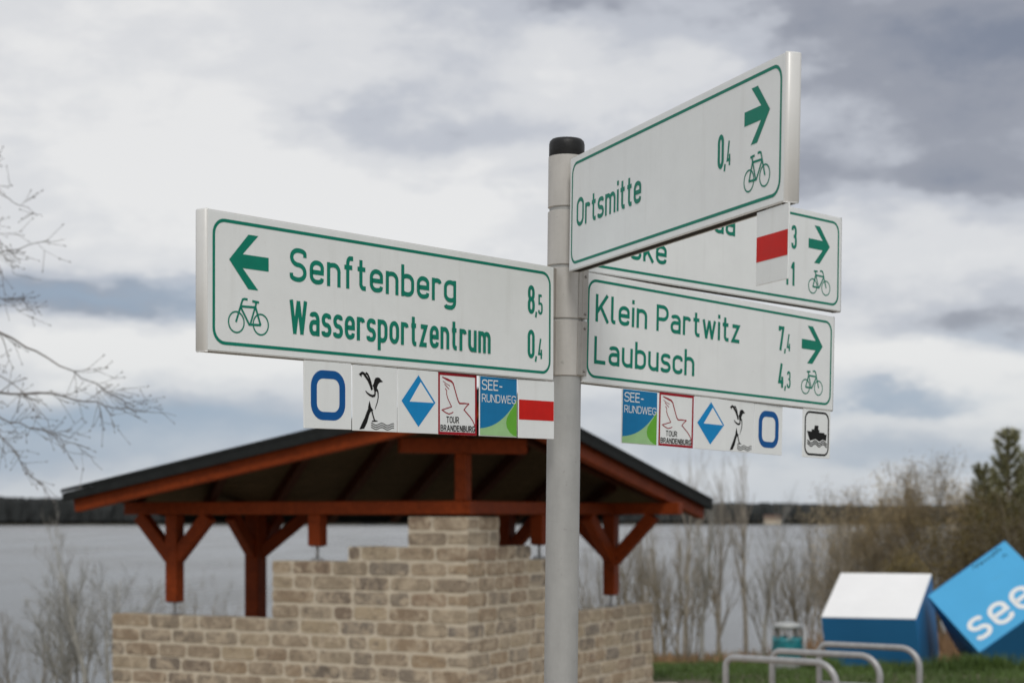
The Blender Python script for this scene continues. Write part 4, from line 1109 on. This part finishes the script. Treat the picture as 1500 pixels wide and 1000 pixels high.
for (u, Y, top, vi, lb) in [
    (1002, 25, 650, 0, 'tall bare tree just right of the shelter roof, its tip above the far wood'),
    (1050, 27, 690, 2, lb_common), (1092, 26, 668, 2, 'tallest bare tree of the thicket, under the blue ring plaque'), (1028, 24, 735, 4, lb_common), (976, 24, 742, 1, lb_common), (965, 28, 760, 3, lb_common),
    (1118, 25, 742, 4, lb_common), (1160, 24, 795, 5, lb_common), (1185, 26, 775, 0, lb_common), (1205, 28, 765, 3, lb_common),
    (1010, 23, 800, 5, lb_common), (1060, 30, 745, 1, lb_common), (990, 31, 755, 0, lb_common), 
    (945, 26, 770, 0, lb_common), (925, 24, 800, 1, lb_common), (905, 27, 790, 5, lb_common), (880, 25, 800, 3, lb_common), (862, 28, 812, 1, lb_common), 
    (1170, 33, 760, 1, lb_common), (1225, 26, 770, 1, lb_common), (1245, 28, 755, 0, lb_common), (1215, 31, 760, 5, lb_common), 
    (955, 33, 775, 5, lb_common), (1140, 23.5, 820, 5, lb_common), (1022, 29, 770, 1, lb_common), (1270, 25, 800, 3, lb_common), (1300, 27, 790, 1, lb_common)]:
    put_sap(u, Y, 1, vi, lb, top)
# left bank
for (u, Y, top, vi, lb) in [(128, 20, 775, 4, 'pale bare sapling with forked crown left of the brick wall'), (168, 21, 800, 6, 'wide bare bush half hidden behind the left end of the brick wall'), (105, 21, 822, 6, 'wide bare bush left of the pale sapling'),
                            (12, 19, 880, 5, 'low bare bush at the lower left corner against the water'), (60, 24, 900, 5, 'low bare bush between the lower left corner and the pale sapling'),
                            (290, 27, 862, 5, 'faint bare bush showing over the low wall between the left posts'), (318, 24, 860, 1, 'thin sapling seen behind the low wall beside the dark post')]:
    x = (u - CX) / F * Y; z = ground_z(x, Y); s = (CH + (HOR - top) / F * Y - z) / (4.6, 4.0, 5.2, 3.4, 4.2, 3.0, 2.6)[vi]
    tree_thing('bare_sapling', lb, 'sapling', V[vi], Vector((x, Y, z - .05)), rnd.uniform(0, 6.28), s)
# leafing willow shrubs on the right
def shrub_variant(seed, H, leafmat, per, size, stems=9, spread=.55, kids=3, sp=.07):
    tr, cr, tips = sapling_meshes(seed, H, .022, depth=3, spread=spread, up=.6, stems=stems, kids=kids, branch_from=.12)
    lf = MB(); leaf_quads(lf, tips, random.Random(seed), per, size, sp, 0)
    return [('trunk', tr.mesh('trunk', M_bark2)), ('crown', cr.mesh('crown', M_bark2)), ('foliage', lf.mesh('foliage', leafmat))]
SA = shrub_variant(31, 3.0, M_catkin, 5, .028, sp=.09); SB = shrub_variant(32, 3.0, M_golden, 9, .022, spread=.42, sp=.09); SC = shrub_variant(33, 2.2, M_catkin, 6, .028, stems=7)
def put_shrub(u, Y, top, var, H, label, wide=1.0, nm='willow_shrub', cat='shrub'):
    x = (u - CX) / F * Y; z = ground_z(x, Y); s = (CH + (HOR - top) / F * Y - z) / H
    return tree_thing(nm, label, cat, var, Vector((x, Y, z - .05)), rnd.uniform(0, 6.28), s)
put_shrub(1365, 28, 672, SB, 2.9, 'tall feathery golden willow behind the white-topped block')
put_shrub(1300, 30, 712, SB, 2.9, 'lower pale golden willow left of the tall golden one')
put_shrub(1235, 31, 745, SB, 2.9, 'sparse golden willow where the thicket meets the far wood line')
put_shrub(1405, 26, 742, SA, 2.9, 'dense olive shrub above the light blue block')
put_shrub(1470, 27, 735, SA, 2.9, 'dense olive shrub at the right edge below the pine')
put_shrub(1345, 25, 800, SC, 2.1, 'low olive shrub directly behind the white-topped block')
put_shrub(1530, 25, 700, SA, 2.9, 'olive shrub mostly cut off by the right edge')
put_shrub(1430, 30, 705, SB, 2.9, 'golden willow between the tall golden one and the pine')
# young pine
rr = random.Random(5); tr = MB(); nd_ = MB(); bz_ = MB(); Hp = 5.0
tr.tube([(0, 0, -.2), (.03, .02, Hp * .5), (0, 0, Hp)], [.06, .04, .012], 8)
z = .7
while z < Hp - .05:
    k = 6; L = .25 + (Hp - z) * .22
    for j in range(k):
        a = j * 6.283 / k + rr.uniform(-.3, .3); e = rr.uniform(.6, 1.3)
        d = Vector((math.cos(a), math.sin(a), e)).normalized(); P = Vector((0, 0, z)); pts = [P + d * L * q + Vector((0, 0, .16 * L * q * q)) for q in (0, .35, .7, 1)]
        bz_.tube(pts, [.014, .010, .007, .004], 4)
        for q in range(int(14 + L * 45)):
            t = rr.uniform(.25, 1.02); c = P + d * L * t + Vector((0, 0, .16 * L * t * t))
            for n_ in range(7):
                v = (d + Vector((rr.gauss(0, .7), rr.gauss(0, .7), rr.gauss(0, .7)))).normalized() * rr.uniform(.08, .16)
                w = v.orthogonal().normalized() * .006; nd_.add([c - w, c + w, c + v], [(0, 1, 2)])
    z += rr.uniform(.17, .27)
for q in range(60):
    c = Vector((0, 0, Hp - rr.uniform(0, .4)))
    for n_ in range(4):
        v = (Vector((rr.gauss(0, .6), rr.gauss(0, .6), .7))).normalized() * .08; w = v.orthogonal().normalized() * .006; nd_.add([c - w, c + w, c + v], [(0, 1, 2)])
PM = [('trunk', tr.mesh('trunk', M_bark2)), ('branch_whorls', bz_.mesh('branch_whorls', M_bark2)), ('needles', nd_.mesh('needles', M_needle))]
for (u, Y, top, lb) in ((1477, 27, 640, 'young green pine rising highest at the right edge'), (1441, 29, 690, 'smaller young pine left of the highest one'), (1512, 28, 668, 'young pine cut in half by the right edge of the frame')):
    x = (u - CX) / F * Y; z = ground_z(x, Y); s = (CH + (HOR - top) / F * Y - z) / Hp
    tree_thing('pine_tree', lb, 'pine tree', PM, Vector((x, Y, z)), rnd.uniform(0, 6), s)

# tree at the left edge reaching in with drooping bare branches
TY = 9.4
t = thing('bare_tree', 'bare tree outside the left edge whose drooping budded twigs reach into the sky', 'bare tree', Vector((-4.1, TY + .3, 0)))
inv = t.matrix_world.inverted(); rr = random.Random(21)
tr = MB(); trunk_pts = [Vector(p) for p in ((-4.1, TY + .3, -.3), (-4.08, TY + .3, 1.2), (-4.15, TY + .25, 2.6), (-4.05, TY + .3, 4.4), (-4.1, TY + .35, 6.2))]
tr.tube([inv @ p for p in trunk_pts], [.13, .11, .09, .055, .015], 12); tr.build('trunk', M_bark, t)
cr = MB(); buds = MB()
def droop(pts, r0, kids, klen, dep=1):
    """pts: photo positions with a depth; the branch is laid through them in space"""
    P = [at(u, v, Y) for u, v, Y in pts]; fine = []
    for i in range(len(P) - 1):
        for q in range(4): fine.append(P[i].lerp(P[i + 1], q / 4) + Vector((rr.gauss(0, .006), rr.gauss(0, .006), rr.gauss(0, .006))))
    fine.append(P[-1]); n = len(fine)
    rad = [max(.0013, r0 * .68 * (1 - .88 * i / (n - 1))) for i in range(n)]
    cr.tube([inv @ p for p in fine], rad, 5, 0, False)
    for k in range(int(kids * .95)):
        t_ = rr.uniform(.10, .90); i = min(n - 2, int(t_ * (n - 1))); ax = (fine[i + 1] - fine[i]).normalized()
        side = Vector((rr.gauss(0, .5), rr.gauss(0, .6), rr.choice((-1, 1)) * rr.uniform(.4, 1))).normalized()
        d = (ax * .9 + side * .75).normalized(); L = klen * rr.uniform(.3, .9) * (1.2 - .6 * t_); q = fine[i].copy(); pp = [q.copy()]
        for s_ in range(5):
            d = (d + Vector((rr.gauss(0, .12), rr.gauss(0, .12), rr.gauss(0, .12) + .03))).normalized(); q = q + d * L / 5; pp.append(q.copy())
            if rr.random() < .55:
                dd = (d + Vector((rr.gauss(0, .6), rr.gauss(0, .6), rr.gauss(0, .6)))).normalized(); e_ = q + dd * rr.uniform(.02, .09) * (1.6 if dep else 1)
                cr.tube([inv @ q, inv @ q.lerp(e_, .5), inv @ e_], [.0016, .0014, .0011], 3, 0, False); buds.tube([inv @ e_, inv @ (e_ + dd * .007), inv @ (e_ + dd * .016)], [.0012, .0036, .0008], 5)
        cr.tube([inv @ p for p in pp], [max(.0013, rad[i] * .55) * (1 - .11 * j) for j in range(6)], 3, 0, False)
        buds.tube([inv @ q, inv @ (q + d * .007), inv @ (q + d * .017)], [.0012, .0040, .0008], 5)
T0 = (-380, 300, TY + .2); T1 = (-360, 470, TY + .2); T2 = (-340, 60, TY + .2)
droop([T1, (-120, 440, TY), (0, 488, TY - .2), (70, 525, TY - .3), (140, 562, TY - .3), (205, 600, TY - .3)], .014, 20, .30)
droop([T1, (-120, 560, TY + .2), (0, 575, TY + .2), (75, 576, TY + .2), (140, 592, TY + .1), (200, 600, TY), (258, 609, TY)], .014, 20, .26)
droop([T0, (-100, 330, TY), (-20, 372, TY - .1), (40, 362, TY - .1), (95, 350, TY - .1)], .010, 16, .24)
droop([T0, (-80, 380, TY + .3), (-10, 432, TY + .3), (30, 452, TY + .3), (70, 448, TY + .2)], .009, 16, .26)
droop([T1, (-90, 560, TY - .4), (0, 612, TY - .5), (60, 628, TY - .5), (110, 650, TY - .5), (150, 688, TY - .5)], .009, 14, .24)
droop([T1, (-90, 600, TY + .1), (-5, 632, TY), (25, 665, TY), (45, 700, TY), (88, 728, TY)], .009, 16, .24)
droop([T2, (-90, 210, TY), (-20, 262, TY), (12, 290, TY), (38, 305, TY), (62, 318, TY)], .008, 9, .16)
droop([T2, (-120, 300, TY + .1), (-20, 352, TY + .1), (0, 395, TY + .1), (14, 470, TY + .1)], .008, 14, .22)
droop([T1, (-60, 520, TY - .2), (20, 560, TY - .2), (60, 600, TY - .3), (92, 660, TY - .3), (140, 670, TY - .3)], .006, 10, .2)
droop([T0, (-60, 300, TY + .5), (-8, 340, TY + .5), (20, 400, TY + .5), (60, 410, TY + .5)], .007, 12, .2)
droop([T2, (-140, 180, TY), (-60, 205, TY), (-10, 240, TY), (6, 232, TY)], .006, 5, .14)
for (a, b_) in (((-4.12, TY + .27, 2.2), at(-360, 470, TY + .2)), ((-4.12, TY + .27, 2.9), at(-380, 300, TY + .2)), ((-4.08, TY + .3, 3.7), at(-340, 60, TY + .2))):
    a = Vector(a); b_ = Vector(b_); cr.tube([inv @ a, inv @ (a.lerp(b_, .5) + Vector((0, 0, .05))), inv @ b_], [.035, .025, .016], 7)
rr2 = random.Random(3); tips = []
for k in range(16):          # rest of the crown, up and away from the frame
    z = rr2.uniform(2.6, 5.8); a = rr2.uniform(1.6, 5.0)
    twig_rec(cr, inv @ Vector((-4.08, TY + .3, z)), Vector((math.cos(a), math.sin(a), .5)).normalized(), rr2.uniform(.9, 1.6), .022, 3, rr2, .6, .2, tips)
cr.build('crown', M_dark_bark, t); tag(buds.build('buds', M_dark_bark, t), kind='stuff')

# ------------------------------------------------------------------ ground cover
def blades(name, label, mat, n, xr, yr, hr, wr, seed, dens=None, lean=.35, cat='grass'):
    rr = random.Random(seed); b = MB(); k = 0
    while k < n:
        x = rr.uniform(*xr); y = rr.uniform(*yr)
        if dens and rr.random() > dens(x, y): continue
        k += 1; z = ground_z(x, y); h = rr.uniform(*hr) * (.6 + .7 * (mnoise.noise(Vector((x * 1.3, y * 1.3, seed))) + .5)); w = rr.uniform(*wr); a = rr.uniform(0, 3.14)
        dx, dy = math.cos(a) * w, math.sin(a) * w; lx, ly = rr.gauss(0, lean) * h, rr.gauss(0, lean) * h
        b.v += [(x - dx, y - dy, z - .01), (x + dx, y + dy, z - .01), (x + lx, y + ly, z + h)]
        m = len(b.v); b.f.append((m - 3, m - 2, m - 1)); b.m.append(0); b.sm.append(False)
    tag(b.build(name, mat), label, cat, kind='stuff')
off_path = lambda x, y: 0.0 if (x < 2.0 and y < 17.7) else 1.0
blades('grass', 'short green grass on the bank round the blocks and the hoops', M_grass, 60000, (1.0, 8.5), (15.5, 24.5), (.03, .085), (.004, .009), 1, off_path)
blades('rough_grass', 'rough grass on the slope behind the shelter and the thicket', M_grass, 16000, (-9, 10), (17.5, 34), (.06, .2), (.008, .016), 2, lambda x, y: 0.0 if (x > -1 and y < 24) else 1.0)
blades('weeds', 'dark leafy weeds growing up against the foot of the blocks', M_grass, 9000, (3.4, 7.2), (18.9, 20.6), (.06, .22), (.006, .012), 8, lambda x, y: max(0, mnoise.noise(Vector((x * 2.2, y * 1.5, 4)))) * 2.2, cat='weeds')
blades('dry_bracken', 'dry brown bracken under the shrubs behind the blocks', M_reed, 14000, (4.2, 9.5), (23.5, 29), (.15, .55), (.008, .018), 3, lambda x, y: 1.0 if x > 5 + .2 * (y - 23) else .25, cat='undergrowth')
blades('leaf_litter', 'dry grass among the thicket stems', M_reed, 9000, (.8, 6), (22.5, 30), (.05, .22), (.006, .014), 4, cat='undergrowth')
